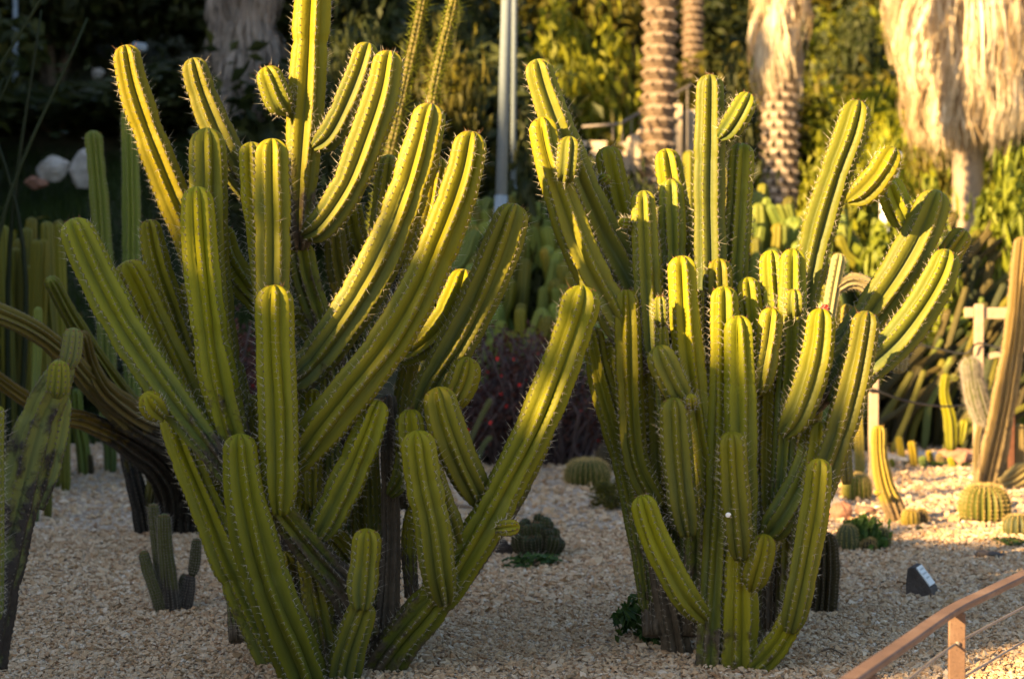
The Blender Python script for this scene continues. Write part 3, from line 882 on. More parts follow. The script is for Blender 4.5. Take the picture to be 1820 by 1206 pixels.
shrub_proto('dark', M_LEAF_D, 26, 4200, .075, 11)
shrub_proto('dark2', M_LEAF_D, 22, 3600, .085, 12, .6)
shrub_proto('mid', M_LEAF_M, 24, 3800, .07, 13)
shrub_proto('yellow', M_LEAF_Y, 30, 6500, .075, 14, .38)
shrub_proto('broad', M_LEAF_B, 22, 2600, .13, 15, .42)
shrub_proto('weed', M_LEAF_W, 14, 500, .16, 16, .6, .4, .5)
shrub_proto('caster', M_LEAF_D, 30, 6000, .15, 17, .6, .36, 1.0, .35)


def tz(x, y):
    return float(terrain_z(x, y))


def on_slope(px, py_base, d):
    """x of that pixel column at depth d, standing on the slope there"""
    x = at(px, py_base, d)[0]
    return (x, d, tz(x, d))


# dark planted slope: shrubs in staggered rows
sh_rng = random.Random(5)
rows = [(16.0, 9), (18.5, 9), (21.5, 10), (25.0, 11), (29.0, 11), (34.0, 11), (39.0, 11)]
for ri, (yy, cnt) in enumerate(rows):
    hw = .29 * yy + .6
    for i in range(cnt):
        x = -hw + 2 * hw * (i + .5) / cnt + sh_rng.uniform(-.35, .35)
        y = yy + sh_rng.uniform(-.9, .9)
        px = W / 2 + x / y * F
        right = px > 1300
        if 1020 < px < 1240 and yy < 22.5:      # keep the stairs clear
            continue
        if px > 1400 and yy < 20: continue
        low = 1.0
        if abs(px - 436) < 120 and yy < 24: continue
        if px < 230 and 17 < yy < 22: continue
        if px < 560 and yy < 26: low = .34
        if yy < 17 and px > 200: continue
        if right and yy < 24: continue
        if abs(px - 1386) < 120 and yy < 27: continue
        if abs(px - 1700) < 170 and yy < 27: continue
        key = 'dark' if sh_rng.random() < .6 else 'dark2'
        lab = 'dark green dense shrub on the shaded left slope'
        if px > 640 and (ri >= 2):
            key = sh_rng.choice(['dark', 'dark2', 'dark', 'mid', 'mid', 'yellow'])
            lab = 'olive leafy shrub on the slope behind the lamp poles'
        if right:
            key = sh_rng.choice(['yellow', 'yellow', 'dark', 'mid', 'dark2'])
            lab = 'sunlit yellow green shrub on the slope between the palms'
        s = (.8 + .028 * yy) * sh_rng.uniform(.8, 1.15) * (.75 if ri == 0 else 1)
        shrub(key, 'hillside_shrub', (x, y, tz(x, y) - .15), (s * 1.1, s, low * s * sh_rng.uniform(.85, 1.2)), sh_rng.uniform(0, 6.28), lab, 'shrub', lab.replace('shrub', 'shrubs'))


# the planting goes on past both edges of the picture
side_rng = random.Random(31)
for yy in (16.5, 19.5, 23.0, 27.0, 31.0, 36.0):
    for sgn in (-1, 1):
        for q in range(4):
            x = sgn * (.29 * yy + .9 + q * 1.5 + side_rng.uniform(-.3, .3))
            y = yy + side_rng.uniform(-.8, .8)
            s = (.7 + .028 * yy) * side_rng.uniform(.8, 1.2)
            key = side_rng.choice(['dark', 'dark2', 'mid'] if sgn < 0 else ['yellow', 'mid', 'dark', 'broad'])
            lab = 'shrub of the planted slope beyond the %s edge' % ('left' if sgn < 0 else 'right')
            shrub(key, 'hillside_shrub', (x, y, tz(x, y) - .15), (s * 1.15, s, s), side_rng.uniform(0, 6.28), lab, 'shrub', lab.replace('shrub', 'shrubs'))


# ------------------------------------------------------------------ trees behind the camera that shade the foreground
def shade_v(u):
    return float(np.interp(u, [-40, -25, -19.2, -17.7, -15.8, -13.9, -11.7, -10.9, -9.3, -8.2, -6.7, -6, -5.55, -5.0, -4.8, -4.6, -4.45, -4.2, -3.85, -3.8, 4], [14, 12, 10, 7.6, 6.1, 5.9, 5.7, 4.8, 4.2, 2.95, 2.5, 2.45, 2.32, 2.36, 2.26, 2.1, 2.0, 2.25, 2.32, .9, .7]))


S0 = -6.5
k = 0
u = 2.5
while u > -36:
    wdt = .48 if -7 < u < -3 else (1.0 if u > -9 else (1.7 if u > -18 else 3.0))
    s_ = S0 if u > -18 else 0.0
    top = (shade_v(u) - s_ * TE) * 1.012 + sh_rng.uniform(-.08, .08)
    cx = u * math.cos(SUN_AZ) + s_ * math.sin(SUN_AZ)
    cy = -u * math.sin(SUN_AZ) + s_ * math.cos(SUN_AZ)
    t = empty('shade_tree', (cx, cy, 0), sh_rng.uniform(0, 6))
    tag(t, 'leafy tree in the row behind the viewer that shades the garden', 'tree', 'row of trees behind the viewer')
    cr = obj('crown', PROTO['caster'][0], t)
    cr['kind'] = 'stuff'
    h = top / 2.1
    cr.scale = (wdt * .95, max(wdt, 1.0), h)
    m = MB()
    m.tube([[0, 0, -.1], [.05, 0, top * .35], [0, .06, top * .7]], [.12, .09, .04], 8)
    m.build('trunk', M_BARK, t, True)
    u -= wdt * .82

# ------------------------------------------------------------------ palms
def strips(n, rg, top, bot, rtop, rbot, length, width, flare=.25):
    """hanging dead fan fronds round a trunk: each frond is a bundle of thin bent strips"""
    nf = max(20, n // 16)
    k_ = np.repeat(np.arange(nf), 16)
    n = len(k_)
    a0 = rg.uniform(0, 2 * np.pi, nf)
    f0 = rg.uniform(.12, 1.05, nf)
    len0 = length * rg.uniform(.6, 1.25, nf)
    q0 = rg.uniform(.45, 1.2, nf)
    col0 = rg.uniform(0, 1, nf)
    f = np.clip(f0[k_] + rg.normal(0, .015, n), .05, 1.1)
    a = a0[k_] + rg.normal(0, .10, n)
    prof = rbot + (rtop - rbot) * np.sqrt(np.clip(f, 0, 1))
    r0 = prof * q0[k_] * rg.uniform(.93, 1.05, n)
    z0 = bot + (top - bot) * f
    ln = np.minimum(len0[k_] * rg.uniform(.75, 1.2, n), (z0 - bot) + .12 + rg.exponential(.08, n))
    w = width * rg.uniform(.4, 1.4, n)
    rd = np.stack([np.cos(a), np.sin(a), np.zeros(n)], -1)
    ta = np.stack([-np.sin(a), np.cos(a), np.zeros(n)], -1)
    spread = rg.normal(0, .11, n)
    V = []
    for j, (q, o_) in enumerate(((0, -.22), (.3, .02), (.65, .07), (1, -.06))):
        c = rd * (r0 + o_ * np.minimum(ln, .8))[:, None] + np.array([0, 0, 1]) * (z0 - ln * q)[:, None] + ta * (spread * q + rg.normal(0, .012, n))[:, None]
        ww = w * (1 - .7 * q)
        tl = rg.normal(0, .5, n)[:, None]
        dv = ta + rd * tl
        V += [c - dv * ww[:, None], c + dv * ww[:, None]]
    V = np.stack(V, 1)
    Q = np.array([[0, 1, 3, 2], [2, 3, 5, 4], [4, 5, 7, 6]])[None] + np.arange(n)[:, None, None] * 8
    return V.reshape(-1, 3), Q.reshape(-1, 4), np.repeat(np.clip(col0[k_] * .7 + rg.uniform(0, .4, n), 0, 1), 8)


def fan_crown(parent, z, rg, n=22, mat=None):
    m = []
    off = 0
    Vs, Qs, Rs = [], [], []
    for i in range(n):
        a = 2 * np.pi * i / n + rg.uniform(-.2, .2)
        el = rg.uniform(-.2, 1.1)
        d = np.array([math.cos(a) * math.cos(el), math.sin(a) * math.cos(el), math.sin(el)])
        c = np.array([0, 0, z]) + d * 1.1
        sd = np.cross(d, [0, 0, 1.0]); sd /= np.linalg.norm(sd)
        for j in np.linspace(-1.1, 1.1, 11):
            e = d * math.cos(j) + sd * math.sin(j)
            q = np.cross(e, np.cross(d, sd)); q /= np.linalg.norm(q) + 1e-9
            tip = c + e * .85 + np.array([0, 0, -.25])
            V = np.array([c, c + e * .4 + q * .04, tip, c + e * .4 - q * .04])
            Vs.append(V); Qs.append(np.array([[0, 1, 2, 3]]) + off); off += 4
            Rs += [rg.uniform()] * 4
    o = obj('crown', mesh_np('crown', np.vstack(Vs), np.vstack(Qs), None, [mat or M_LEAF_M], attrs={'rnd': Rs}, smooth=False), parent)
    o['kind'] = 'stuff'


def palm(px, d, h, tr, label, skirt=None, bases=False, frond=None, seed=1, lean=0.0, scars=True):
    rg = np.random.default_rng(seed)
    x = at(px, 0, d)[0]
    z0 = tz(x, d) - .2
    e = empty('palm_tree', (x, d, z0))
    tag(e, label, 'palm tree')
    m = MB()
    n = int(h / .09)
    zz = np.linspace(0, h, n)
    rr = tr * (1 + .25 * np.exp(-zz / .5)) * (1 + .045 * (np.arange(n) % 2 if scars else 0)) * (1 + .03 * np.sin(zz * 3))
    m.tube(np.stack([lean * zz / h, 0 * zz, zz], -1), rr, 16)
    m.build('trunk', simple('palm_trunk_%d' % seed, (.30, .23, .165) if bases is False else (.15, .105, .07), .9, .25, 6, .6, .02), e, True)
    if bases:
        V, Q, off = [], [], 0
        zb = .2
        row = 0
        while zb < h:
            for j in range(11):
                a = 2 * np.pi * (j + .5 * (row % 2)) / 11
                c, s = math.cos(a), math.sin(a)
                rd = np.array([c, s, 0]); ta = np.array([-s, c, 0]); up = np.array([0, 0, 1.0])
                b = np.array([lean * zb / h, 0, zb])
                q = rg.uniform(.8, 1.25)
                V.append([b + rd * tr * .95 - ta * .065, b + rd * tr * .95 + ta * .065, b + rd * (tr + .085 * q) + ta * .045 + up * .10, b + rd * (tr + .085 * q) - ta * .045 + up * .10, b + rd * tr * .95 - ta * .05 + up * .17, b + rd * tr * .95 + ta * .05 + up * .17])
                Q.append(np.array([[0, 1, 2, 3], [3, 2, 5, 4]]) + off)
                off += 6
            zb += .125
            row += 1
        o = obj('leaf_bases', mesh_np('leaf_bases', np.vstack(V), np.vstack(Q), None, [simple('leaf_base_%d' % seed, (.24, .175, .12) if seed != 2 else (.42, .33, .24), .9, .3, 8, .4, .01)], smooth=False), e)
        o['kind'] = 'stuff'
    if skirt:
        top, bot, rt, rb, cnt, ln = skirt
        V, Q, R = strips(cnt, rg, top - z0, bot - z0, rt, rb, ln, .013)
        o = obj('dead_fronds', mesh_np('dead_fronds', V, Q, None, [frond or M_FROND], attrs={'rnd': R}, smooth=False), e)
        o['kind'] = 'stuff'
    fan_crown(e, h + .1, rg)
    return e


palm(1722, 23.5, 6.8, .185, 'palm with a huge sunlit straw coloured skirt of dead fronds at the right edge', skirt=(5.3, at(0, 232, 23.5)[2], .92, .28, 4400, 1.0), seed=1)
palm(1386, 25.5, 8.0, .20, 'sunlit palm with a ragged dead frond skirt above a bare flaky trunk', skirt=(7.0, at(0, 160, 25.5)[2], .36, .26, 2400, .8), seed=2, bases=True)
palm(1165, 20.0, 9.0, .115, 'slim palm trunk with a spiral of old leaf bases beside the stairs', bases=True, seed=3, lean=.12)
palm(1232, 32.0, 10.0, .11, 'thin far palm trunk catching sunlight between two thicker palms', bases=True, seed=4)
palm(436, 22.0, 7.5, .25, 'palm with a grey shaggy skirt standing in shade behind the tallest left arm', skirt=(6.5, at(0, 225, 22.0)[2], .40, .34, 2600, .9), frond=M_FROND_G, seed=5)
palm(160, 33.0, 9.0, .13, 'dark thin palm trunk in the shaded top left corner', bases=True, seed=6)

# ------------------------------------------------------------------ lamp poles, garden lamp, stairs
def pole(px0, px1, d, w0, label, num=False):
    x = at(px1, 380, d)[0]
    z0 = tz(x, d)
    e = empty('lamp_pole', (x, d, z0))
    tag(e, label, 'lamp pole', 'galvanised lamp poles')
    r = w0 * d / F
    lean = (px0 - px1) / 380.0
    m = MB()
    m.tube([[0, 0, -.2], [lean * 1.9, 0, 1.9]], [r * 1.1, r * 1.1], 20)
    m.build('lower_sleeve', M_GALV, e, True)
    m = MB()
    m.tube([[lean * 1.9, 0, 1.9], [lean * 7, 0, 7.0]], [r * .98, r * .72], 20)
    m.build('shaft', M_GALV, e, True)
    m = MB()
    m.tube([[0, 0, -.05], [0, 0, .02], [0, 0, .03]], [r * 2.2, r * 2.2, r * 1.2], 16)
    m.build('base_plate', M_GALV, e)
    m = MB()
    m.box([lean * 7, -.25, 7.02], [.16, .6, .09], bev=.02)
    m.build('lamp_head', M_GALV, e)
    if num:
        m = MB()
        a = np.linspace(-.5, 2.2, 7)
        pts = [[-.012 - .0 + .022 * math.sin(t), -r * 1.12 - .002, 1.68 + .026 * math.cos(t)] for t in np.linspace(-.9, math.pi + .0, 8)]
        m.tube(pts, .006, 5)
        pts = [[-.012 + .022 * math.sin(t), -r * 1.12 - .002, 1.628 + .026 * math.cos(t)] for t in np.linspace(0, math.pi + .9, 8)]
        m.tube(pts, .006, 5)
        m.build('painted_number', M_WHITE, e)


pole(889, 878, 14.8, 10.4, 'thick grey steel lamp pole with a painted number, behind the cacti', True)
pole(912, 909, 17.0, 5.2, 'thinner paler steel pole just right of the thick one')
pole(31, 28, 27.0, 4.0, 'thin grey steel pole at the left edge of the picture')

ld = 15.5
lx = at(1572, 440, ld)[0]
lamp = empty('garden_lamp', (lx, ld, tz(lx, ld)))
tag(lamp, 'white garden lamp post among the sunlit shrubs', 'garden lamp')
zl = at(1572, 275, ld)[2] - tz(lx, ld)
m = MB(); m.tube([[0, 0, 0], [0, 0, zl - .25]], .04, 14); m.build('post', M_WHITE, lamp, True)
m = MB(); m.tube([[0, 0, -.02], [0, 0, .04], [0, 0, .06]], [.085, .085, .05], 14); m.build('base', M_WHITE, lamp)
m = MB(); m.tube([[.02, 0, zl - .25], [.02, 0, zl - .22], [.03, 0, zl - .1], [.03, 0, zl - .02]], [.05, .075, .085, .07], 14); m.build('lamp_globe', M_WHITE, lamp, True)
m = MB(); m.tube([[.03, 0, zl - .018], [.03, 0, zl + .02], [.03, 0, zl + .04]], [.11, .10, .03], 14); m.build('cap', M_WHITE, lamp)

# stairs climbing to the right
sd_ = 21.0
p0 = at(1040, 285, sd_)
stairs = empty('garden_stairs', (p0[0], sd_, p0[2]))
tag(stairs, 'sunlit pale stone stairs with a thin railing climbing the slope', 'stairs')
for i in range(7):
    m = MB(); hh = .085 * (i + 1) + 2.4
    m.box([.30 + .115 * i, .25 + .03 * i, .085 * (i + 1) / 2 - 1.2], [.112, 1.3, hh], bev=.006)
    m.build('step', M_STEP, stairs)
m = MB(); m.box([-.02, -.3, -1.0], [.50, .22, 2.36], bev=.01); m.build('side_wall', M_STEP, stairs)
m = MB(); m.box([1.26, .4, -.9], [.34, .9, 2.9], bev=.02); m.build('landing_wall', M_STEP, stairs)
m = MB()
m.tube([[-.05, -.44, .33], [.35, -.44, .36], [1.12, -.44, .78]], .014, 8)
m.build('handrail', M_CABLE, stairs, True)
for i in range(9):
    m = MB(); x = .28 + .1 * i
    m.tube([[x, -.44, -.2], [x, -.44, .36 + max(0, x - .35) * .54]], .007, 6)
    m.build('baluster', M_CABLE, stairs)

# ------------------------------------------------------------------ sunlit shrubs on the right and specials
def shrub_px(key, name, px, py, d, wpx, hpx, label, cat='shrub', group=None, seed=0):
    """crown centred on pixel (px,py) at depth d, half-width and half-height in px"""
    c = at(px, py, d)
    hx, hz = wpx * d / F, hpx * d / F
    base = tz(c[0], d) - .1
    return shrub(key, name, (c[0], d, base), (hx, hx * .9, (c[2] + hz - base) / 1.75), seed, label, cat, group)


shrub_px('yellow', 'flowering_shrub', 1495, 310, 17.2, 92, 115, 'bright yellow green feathery shrub right of the sunlit palm', seed=1)
shrub_px('yellow', 'flowering_shrub', 1560, 330, 17.8, 85, 100, 'yellow sunlit shrub behind the white garden lamp', seed=2)
shrub_px('broad', 'broadleaf_shrub', 1605, 430, 15.0, 85, 75, 'broad leaved bright green shrub around the white lamp post', seed=3)
shrub_px('broad', 'broadleaf_shrub', 1795, 400, 15.6, 85, 130, 'broad leaved bright green shrub right of the palm trunk', seed=4)
shrub_px('broad', 'broadleaf_shrub', 1650, 370, 17.5, 55, 60, 'broad leaved green shrub left of the right palm trunk', seed=5)
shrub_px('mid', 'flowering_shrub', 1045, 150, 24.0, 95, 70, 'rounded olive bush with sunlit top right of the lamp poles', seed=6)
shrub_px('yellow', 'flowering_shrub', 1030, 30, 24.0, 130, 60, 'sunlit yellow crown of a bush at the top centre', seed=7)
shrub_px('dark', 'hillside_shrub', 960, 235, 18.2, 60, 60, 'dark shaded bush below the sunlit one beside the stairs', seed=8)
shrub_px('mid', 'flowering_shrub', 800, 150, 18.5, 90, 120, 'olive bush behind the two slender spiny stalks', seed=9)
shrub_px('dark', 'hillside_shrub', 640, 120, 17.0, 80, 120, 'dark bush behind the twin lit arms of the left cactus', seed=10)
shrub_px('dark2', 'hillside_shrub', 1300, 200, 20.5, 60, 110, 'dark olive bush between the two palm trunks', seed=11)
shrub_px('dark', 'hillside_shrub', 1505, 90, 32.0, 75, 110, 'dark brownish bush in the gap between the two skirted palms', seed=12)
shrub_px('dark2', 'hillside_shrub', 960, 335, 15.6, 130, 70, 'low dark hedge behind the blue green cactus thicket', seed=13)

shrub_px('yellow', 'flowering_shrub', 1560, 215, 26.5, 75, 70, 'yellow green shrub between the two skirted palms', seed=14)
shrub_px('mid', 'flowering_shrub', 1655, 265, 25.5, 60, 70, 'olive shrub behind the left side of the right palm', seed=15)
shrub_px('yellow', 'flowering_shrub', 1790, 300, 25.0, 70, 60, 'yellow green shrub behind the right side of the right palm', seed=16)
shrub_px('broad', 'broadleaf_shrub', 1665, 445, 14.9, 60, 50, 'low broad leaved shrub in front of the right palm trunk', seed=17)
shrub_px('yellow', 'flowering_shrub', 1325, 300, 21.0, 55, 60, 'yellow shrub at the foot of the sunlit skirted palm', seed=18)
shrub_px('dark', 'hillside_shrub', 1110, 330, 17.0, 90, 40, 'low dark bush in front of the stairs', seed=19)

# long narrow leaves at the top left
e = empty('spiky_plant', on_slope(15, 400, 10.5))
tag(e, 'tall dark plant with long upright sword leaves in the top left corner', 'plant')
rg = np.random.default_rng(3)
for i in range(12):
    m = MB()
    x0, x1 = rg.uniform(-.5, .1), rg.uniform(-.6, .55)
    m.tube(spline([[x0 * .4, 0, 0], [x0, rg.uniform(-.1, .1), 1.4], [x1, rg.uniform(-.2, .2), rg.uniform(2.2, 3.4)]], 6), np.linspace(.022, .006, 13), 5)
    m.build('leaf', M_LEAF_D, e, True)

# slender spiny stalks
al = empty('ocotillo', on_slope(720, 600, 8.6))
tag(al, 'pair of slender spiny leafy stalks rising behind the left cactus', 'succulent')
for pts in ([(640, 760), (665, 420), (705, 220), (748, 20), (770, -120)], [(740, 760), (745, 400), (768, 180), (805, 10), (832, -120)]):
    stem(al, 'stalk', 8.6, pts, [12, 11, 10, 9, 7], M_OLD, ribs=7, sp=.022, hi=False, step=.02, slen=.03, srad=.0022, smat=M_LEAF_Y, spines=1.2)

# ------------------------------------------------------------------ smaller cacti
def plant(name, px, py, d, label, cat='cactus', group=None):
    p = at(px, py, d)
    e = empty(name, (p[0], d, tz(p[0], d)))
    return tag(e, label, cat, group)


LO = dict(hi=False, spines=0, step=.11)
MED = dict(hi=True, sp=.022, step=.02, spines=.6, slen=.008)

c = plant('columnar_cactus', 205, 600, 9.9, 'pair of slim straight green columns behind the left cactus arms')
stem(c, 'stem', 9.9, [(195, 790), (188, 560), (180, 400), (165, 232)], [16, 17, 17, 16], M_BLUE, ribs=9, **MED)
stem(c, 'stem', 10.0, [(236, 790), (234, 560), (233, 400), (230, 190)], [16, 17, 17, 15], M_BLUE, ribs=9, **MED)

# sprawling brown ribbed cactus on the left
c = plant('sprawling_cactus', 290, 930, 9.1, 'sprawling old cactus with brown ribbed arms bending left behind the left cactus')
for pts, w, ck in (([(330, 930), (345, 850, -.1), (300, 790, -.5), (225, 745, -1), (165, 685, -1.4), (110, 625, -1.7), (50, 580, -1.9), (-30, 545, -2)], [26, 34, 30, 26, 24, 22, 22, 21], (.9, -.3)),
                   ([(300, 940), (290, 850, -.2), (230, 790, -.7), (150, 748, -1.2), (95, 738, -1.4), (40, 705, -1.6), (-30, 655, -1.8)], [24, 28, 26, 20, 17, 16, 15], (1, -.1)),
                   ([(340, 860), (300, 770, -.5), (240, 735, -1), (180, 690, -1.4), (155, 640, -1.5), (145, 590, -1.6)], [26, 30, 27, 24, 20, 16], (.7, 0)),
                   ([(330, 850), (255, 745, -.6), (190, 660, -1.2), (130, 570, -1.5), (88, 494, -1.7)], [16, 19, 18, 18, 16], (.3, -.5)),
                   ([(262, 985), (250, 900), (232, 820), (228, 770)], [18, 20, 19, 15], (.8, .4)),
                   ([(262, 945), (272, 880), (280, 810)], [14, 17, 15], (.3, .2)),
                   ([(330, 960), (330, 880), (322, 810)], [26, 28, 24], (1, .9)),
                   ([(300, 935), (335, 948), (365, 930), (375, 905)], [11, 14, 13, 11], (.5, .2))):
    stem(c, 'stem', 9.1, pts, [q * .88 for q in w], M_OLD if ck != (.3, -.5) else M_BLUE, ribs=9, sp=.02, spines=.6, slen=.006, smat=M_SPDARK, cork=ck)

# scarred trunk at the left edge
c = plant('scarred_cactus', 0, 1150, 4.95, 'pale green cactus trunk with black scars leaning in at the left edge')
stem(c, 'trunk', 4.95, [(-40, 1180), (-5, 1010), (30, 870), (66, 750), (102, 672), (122, 640)], [52, 47, 44, 38, 28, 20], M_TRUNK, ribs=7, depth=.6, sp=.016, spines=.6, slen=.005, srad=.001, smat=M_AREOLE, cork=(.56, .26), base_f=1, tipbrown=False)
stem(c, 'trunk', 5.0, [(60, 900), (84, 820), (100, 745), (112, 700)], [22, 28, 26, 20], M_TRUNK, ribs=7, depth=.6, sp=.016, spines=.6, slen=.005, smat=M_AREOLE, cork=(.42, .12), base_f=1, tipbrown=False)
stem(c, 'stem', 4.94, [(118, 655), (126, 630), (132, 582)], [16, 19, 17], M_TRUNK, ribs=8, depth=.6, sp=.014, spines=.6, slen=.004, smat=M_AREOLE, cork=(.25, .1), tipbrown=False)
stem(c, 'bud', 4.86, [(100, 708), (103, 690), (106, 640)], [12, 21, 18], M_CACT, ribs=9, depth=.6, sp=.014, spines=.6, slen=.004, smat=M_AREOLE, base_f=.5, tipbrown=False)
stem(c, 'stem', 4.7, [(-8, 1100), (-6, 950), (-8, 800), (-4, 720)], [14, 14, 14, 12], M_CACT, ribs=8, sp=.016, cork=(.2, 0))

# little clustered hairy cactus
d = ground_d(1083)
c = plant('hairy_cactus', 305, 1083, d, 'small cluster of four hairy green columns on the gravel at lower left')
for pts, w, ck in (([(292, 1092), (284, 1010), (278, 950), (272, 894)], [11, 11, 11, 9], (.4, -.5)),
                   ([(306, 1092, -.03), (300, 1030, -.04), (294, 970, -.04), (291, 912, -.04)], [17, 15, 13, 11], (.75, -.5)),
                   ([(288, 1088, -.04), (276, 1050, -.06), (262, 1010, -.06), (254, 978, -.06)], [12, 11, 11, 9], (.1, -.5)),
                   ([(325, 1090), (334, 1050), (338, 1020)], [15, 12, 9], (1, 1)),
                   ([(341, 1022), (346, 1000), (350, 956)], [7, 10, 8], (.0, -.5)),
                   ([(330, 1060, .04), (326, 1040, .04), (330, 1020, .04)], [8, 9, 8], (.1, -.2))):
    stem(c, 'stem', d, pts, w, M_FUZZ, ribs=14, sp=.010, step=.01, spines=1.2, slen=.010, srad=.0004, smat=M_WOOL, cork=ck, depth=.45, base_f=.8, tipbrown=False)

# distant small columns at left
d = ground_d(843)
c = plant('small_cactus', 148, 843, d, 'small green column leaning on the gravel behind the scarred trunk')
stem(c, 'stem', d, [(152, 848), (148, 800), (138, 740), (134, 690)], [12, 13, 13, 11], M_BLUE, ribs=7, **MED)
stem(c, 'stem', d, [(160, 848), (158, 825), (156, 805)], [8, 9, 7], M_DARKC, ribs=7, **MED)
d = ground_d(838)
c = plant('small_cactus', 196, 838, d, 'short green column at the far end of the left gravel')
stem(c, 'stem', d, [(197, 845), (196, 800), (192, 750)], [12, 12, 10], M_BLUE, ribs=7, **MED)

# yellowish column thicket far left
def ground_py(px, d):
    """photo row where the ground lies at depth d"""
    x = at(px, 600, d)[0]
    k = (tz(x, d) - .05 - CAM_H) / d
    return H / 2 - F * (k * CT + ST) / (CT - k * ST)


def thicket(c, d, spec, mat, ribs=7, seed=1, arms=True, wj=.12, **kw):
    rg_ = random.Random(seed)
    for (px, top, bot, w, dd, lean) in spec:
        mt = mat if rg_.random() < .65 else (M_OLIVE if mat is M_BLUE else mat)
        stem(c, 'stem', d + dd, [(px - lean * 1.3, max(bot + 40, ground_py(px, d + dd))), (px - lean, bot), (px - lean * .35, (top + bot) / 2), (px, top)], [w * .9, w * .95, w, w * .92], mt, ribs=ribs, **(kw or LO))


c = plant('cactus_thicket', 60, 620, 11.5, 'thicket of yellow green columns at the far left edge')
rg_ = random.Random(4)
spec = []
for i in range(17):
    px = 8 + i * 6.2 + rg_.uniform(-4, 4)
    spec.append((px, rg_.choice([392, 398, 430, 470, 500]) + rg_.uniform(-8, 14), 640, rg_.uniform(10, 13), rg_.uniform(-.5, .5), rg_.uniform(-12, 12)))
thicket(c, 11.5, spec, M_OLIVE)
c = plant('blue_cactus', 72, 620, 9.6, 'short blue green column in front of the far left thicket')
thicket(c, 9.6, [(68, 545, 690, 9, 0, 4), (80, 580, 690, 9, .1, -4)], M_BLUE)

# blue green thicket in the middle
c = plant('cactus_thicket', 930, 700, 14.2, 'dense blue green thicket of short columns between the two large cacti')
rg_ = random.Random(9)
spec = []
for i in range(120):
    px = rg_.uniform(830, 1090)
    tp = rg_.uniform(345, 650) if i > 20 else rg_.uniform(335, 400)
    dd = (640 - tp) / 300 * 1.9 - .5
    spec.append((px, tp, tp + rg_.uniform(70, 170), rg_.uniform(9, 18), dd, rg_.uniform(-55, 55)))
thicket(c, 14.2, spec, M_BLUE)
c = plant('cactus_thicket', 1400, 700, 14.0, 'blue green thicket of blurred columns behind the right cactus')
spec = []
for i in range(80):
    px = rg_.uniform(1325, 1500)
    tp = rg_.uniform(340, 620) if i > 10 else rg_.uniform(320, 400)
    dd = (640 - tp) / 300 * 1.9 - .4
    spec.append((px, tp, tp + rg_.uniform(70, 170), rg_.uniform(9, 17), dd, rg_.uniform(-50, 50)))
thicket(c, 14.0, spec, M_BLUE)
c = plant('cactus_thicket', 1180, 700, 14.6, 'green columns glimpsed behind the centre of the right cactus')
spec = [(1085 + i * 20, rg_.uniform(235, 420), 700, rg_.uniform(12, 16), rg_.uniform(-.3, .6), rg_.uniform(-14, 14)) for i in range(12)]
thicket(c, 14.6, spec, M_OLIVE)

# dark sprawling thicket on the right, fallen columns
c = plant('fallen_cactus', 1640, 700, 14.4, 'tangle of long leaning dark columns behind the wooden rail on the right')
rg_ = random.Random(21)
for i in range(150):
    px = rg_.uniform(1540, 1815); py = rg_.uniform(470, 760)
    ln = rg_.uniform(60, 130)
    a = rg_.uniform(.45, 1.5)
    dd = (740 - py) / 270 * 1.6 - .5 + rg_.uniform(-.2, .2)
    w = rg_.uniform(4.5, 9.5)
    tp = (px + math.cos(a) * ln, py - math.sin(a) * ln)
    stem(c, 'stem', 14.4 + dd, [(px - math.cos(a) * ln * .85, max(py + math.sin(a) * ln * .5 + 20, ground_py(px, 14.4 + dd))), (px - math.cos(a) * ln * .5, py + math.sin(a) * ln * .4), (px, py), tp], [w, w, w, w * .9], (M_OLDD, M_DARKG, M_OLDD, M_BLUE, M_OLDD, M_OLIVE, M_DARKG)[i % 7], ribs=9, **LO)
c = plant('columnar_cactus', 1745, 700, 16.4, 'upright tan columns rising behind the leaning tangle on the right')
thicket(c, 16.4, [(1748, 455, 640, 13, 0, 2), (1770, 500, 650, 9, .1, 0), (1720, 520, 660, 10, .2, -2)], M_YEL, ribs=11)

# pale sunlit arms
c = plant('pale_cactus', 1490, 760, 7.6, 'pale cream sunlit cactus arms between the right cactus fan and its columns')
stem(c, 'stem', 7.6, [(1462, 660), (1470, 590), (1480, 520), (1493, 450)], [14, 14, 14, 13], M_CREAM, ribs=8, **MED)
stem(c, 'stem', 7.6, [(1478, 520), (1510, 500), (1540, 508), (1575, 545), (1600, 600), (1597, 664)], [10, 15, 17, 18, 17, 15], M_CREAM, ribs=9, **MED)
stem(c, 'stem', 7.7, [(1505, 860), (1500, 760), (1505, 640), (1506, 540)], [13, 14, 14, 12], M_YEL, ribs=8, **MED)

# tan cactus behind the left one
c = plant('tan_cactus', 735, 800, 11.2, 'small tan column with two side arms in front of the red flowered bush')
stem(c, 'stem', 11.2, [(735, 850), (735, 720), (735, 600)], [13, 13, 12], M_TAN, ribs=8, **MED)
stem(c, 'arm', 11.2, [(738, 712), (752, 700), (762, 670), (762, 640)], [8, 9, 9, 8], M_TAN, ribs=7, **MED)
stem(c, 'arm', 11.2, [(732, 690), (715, 692), (703, 680)], [8, 9, 8], M_TAN, ribs=7, **MED)

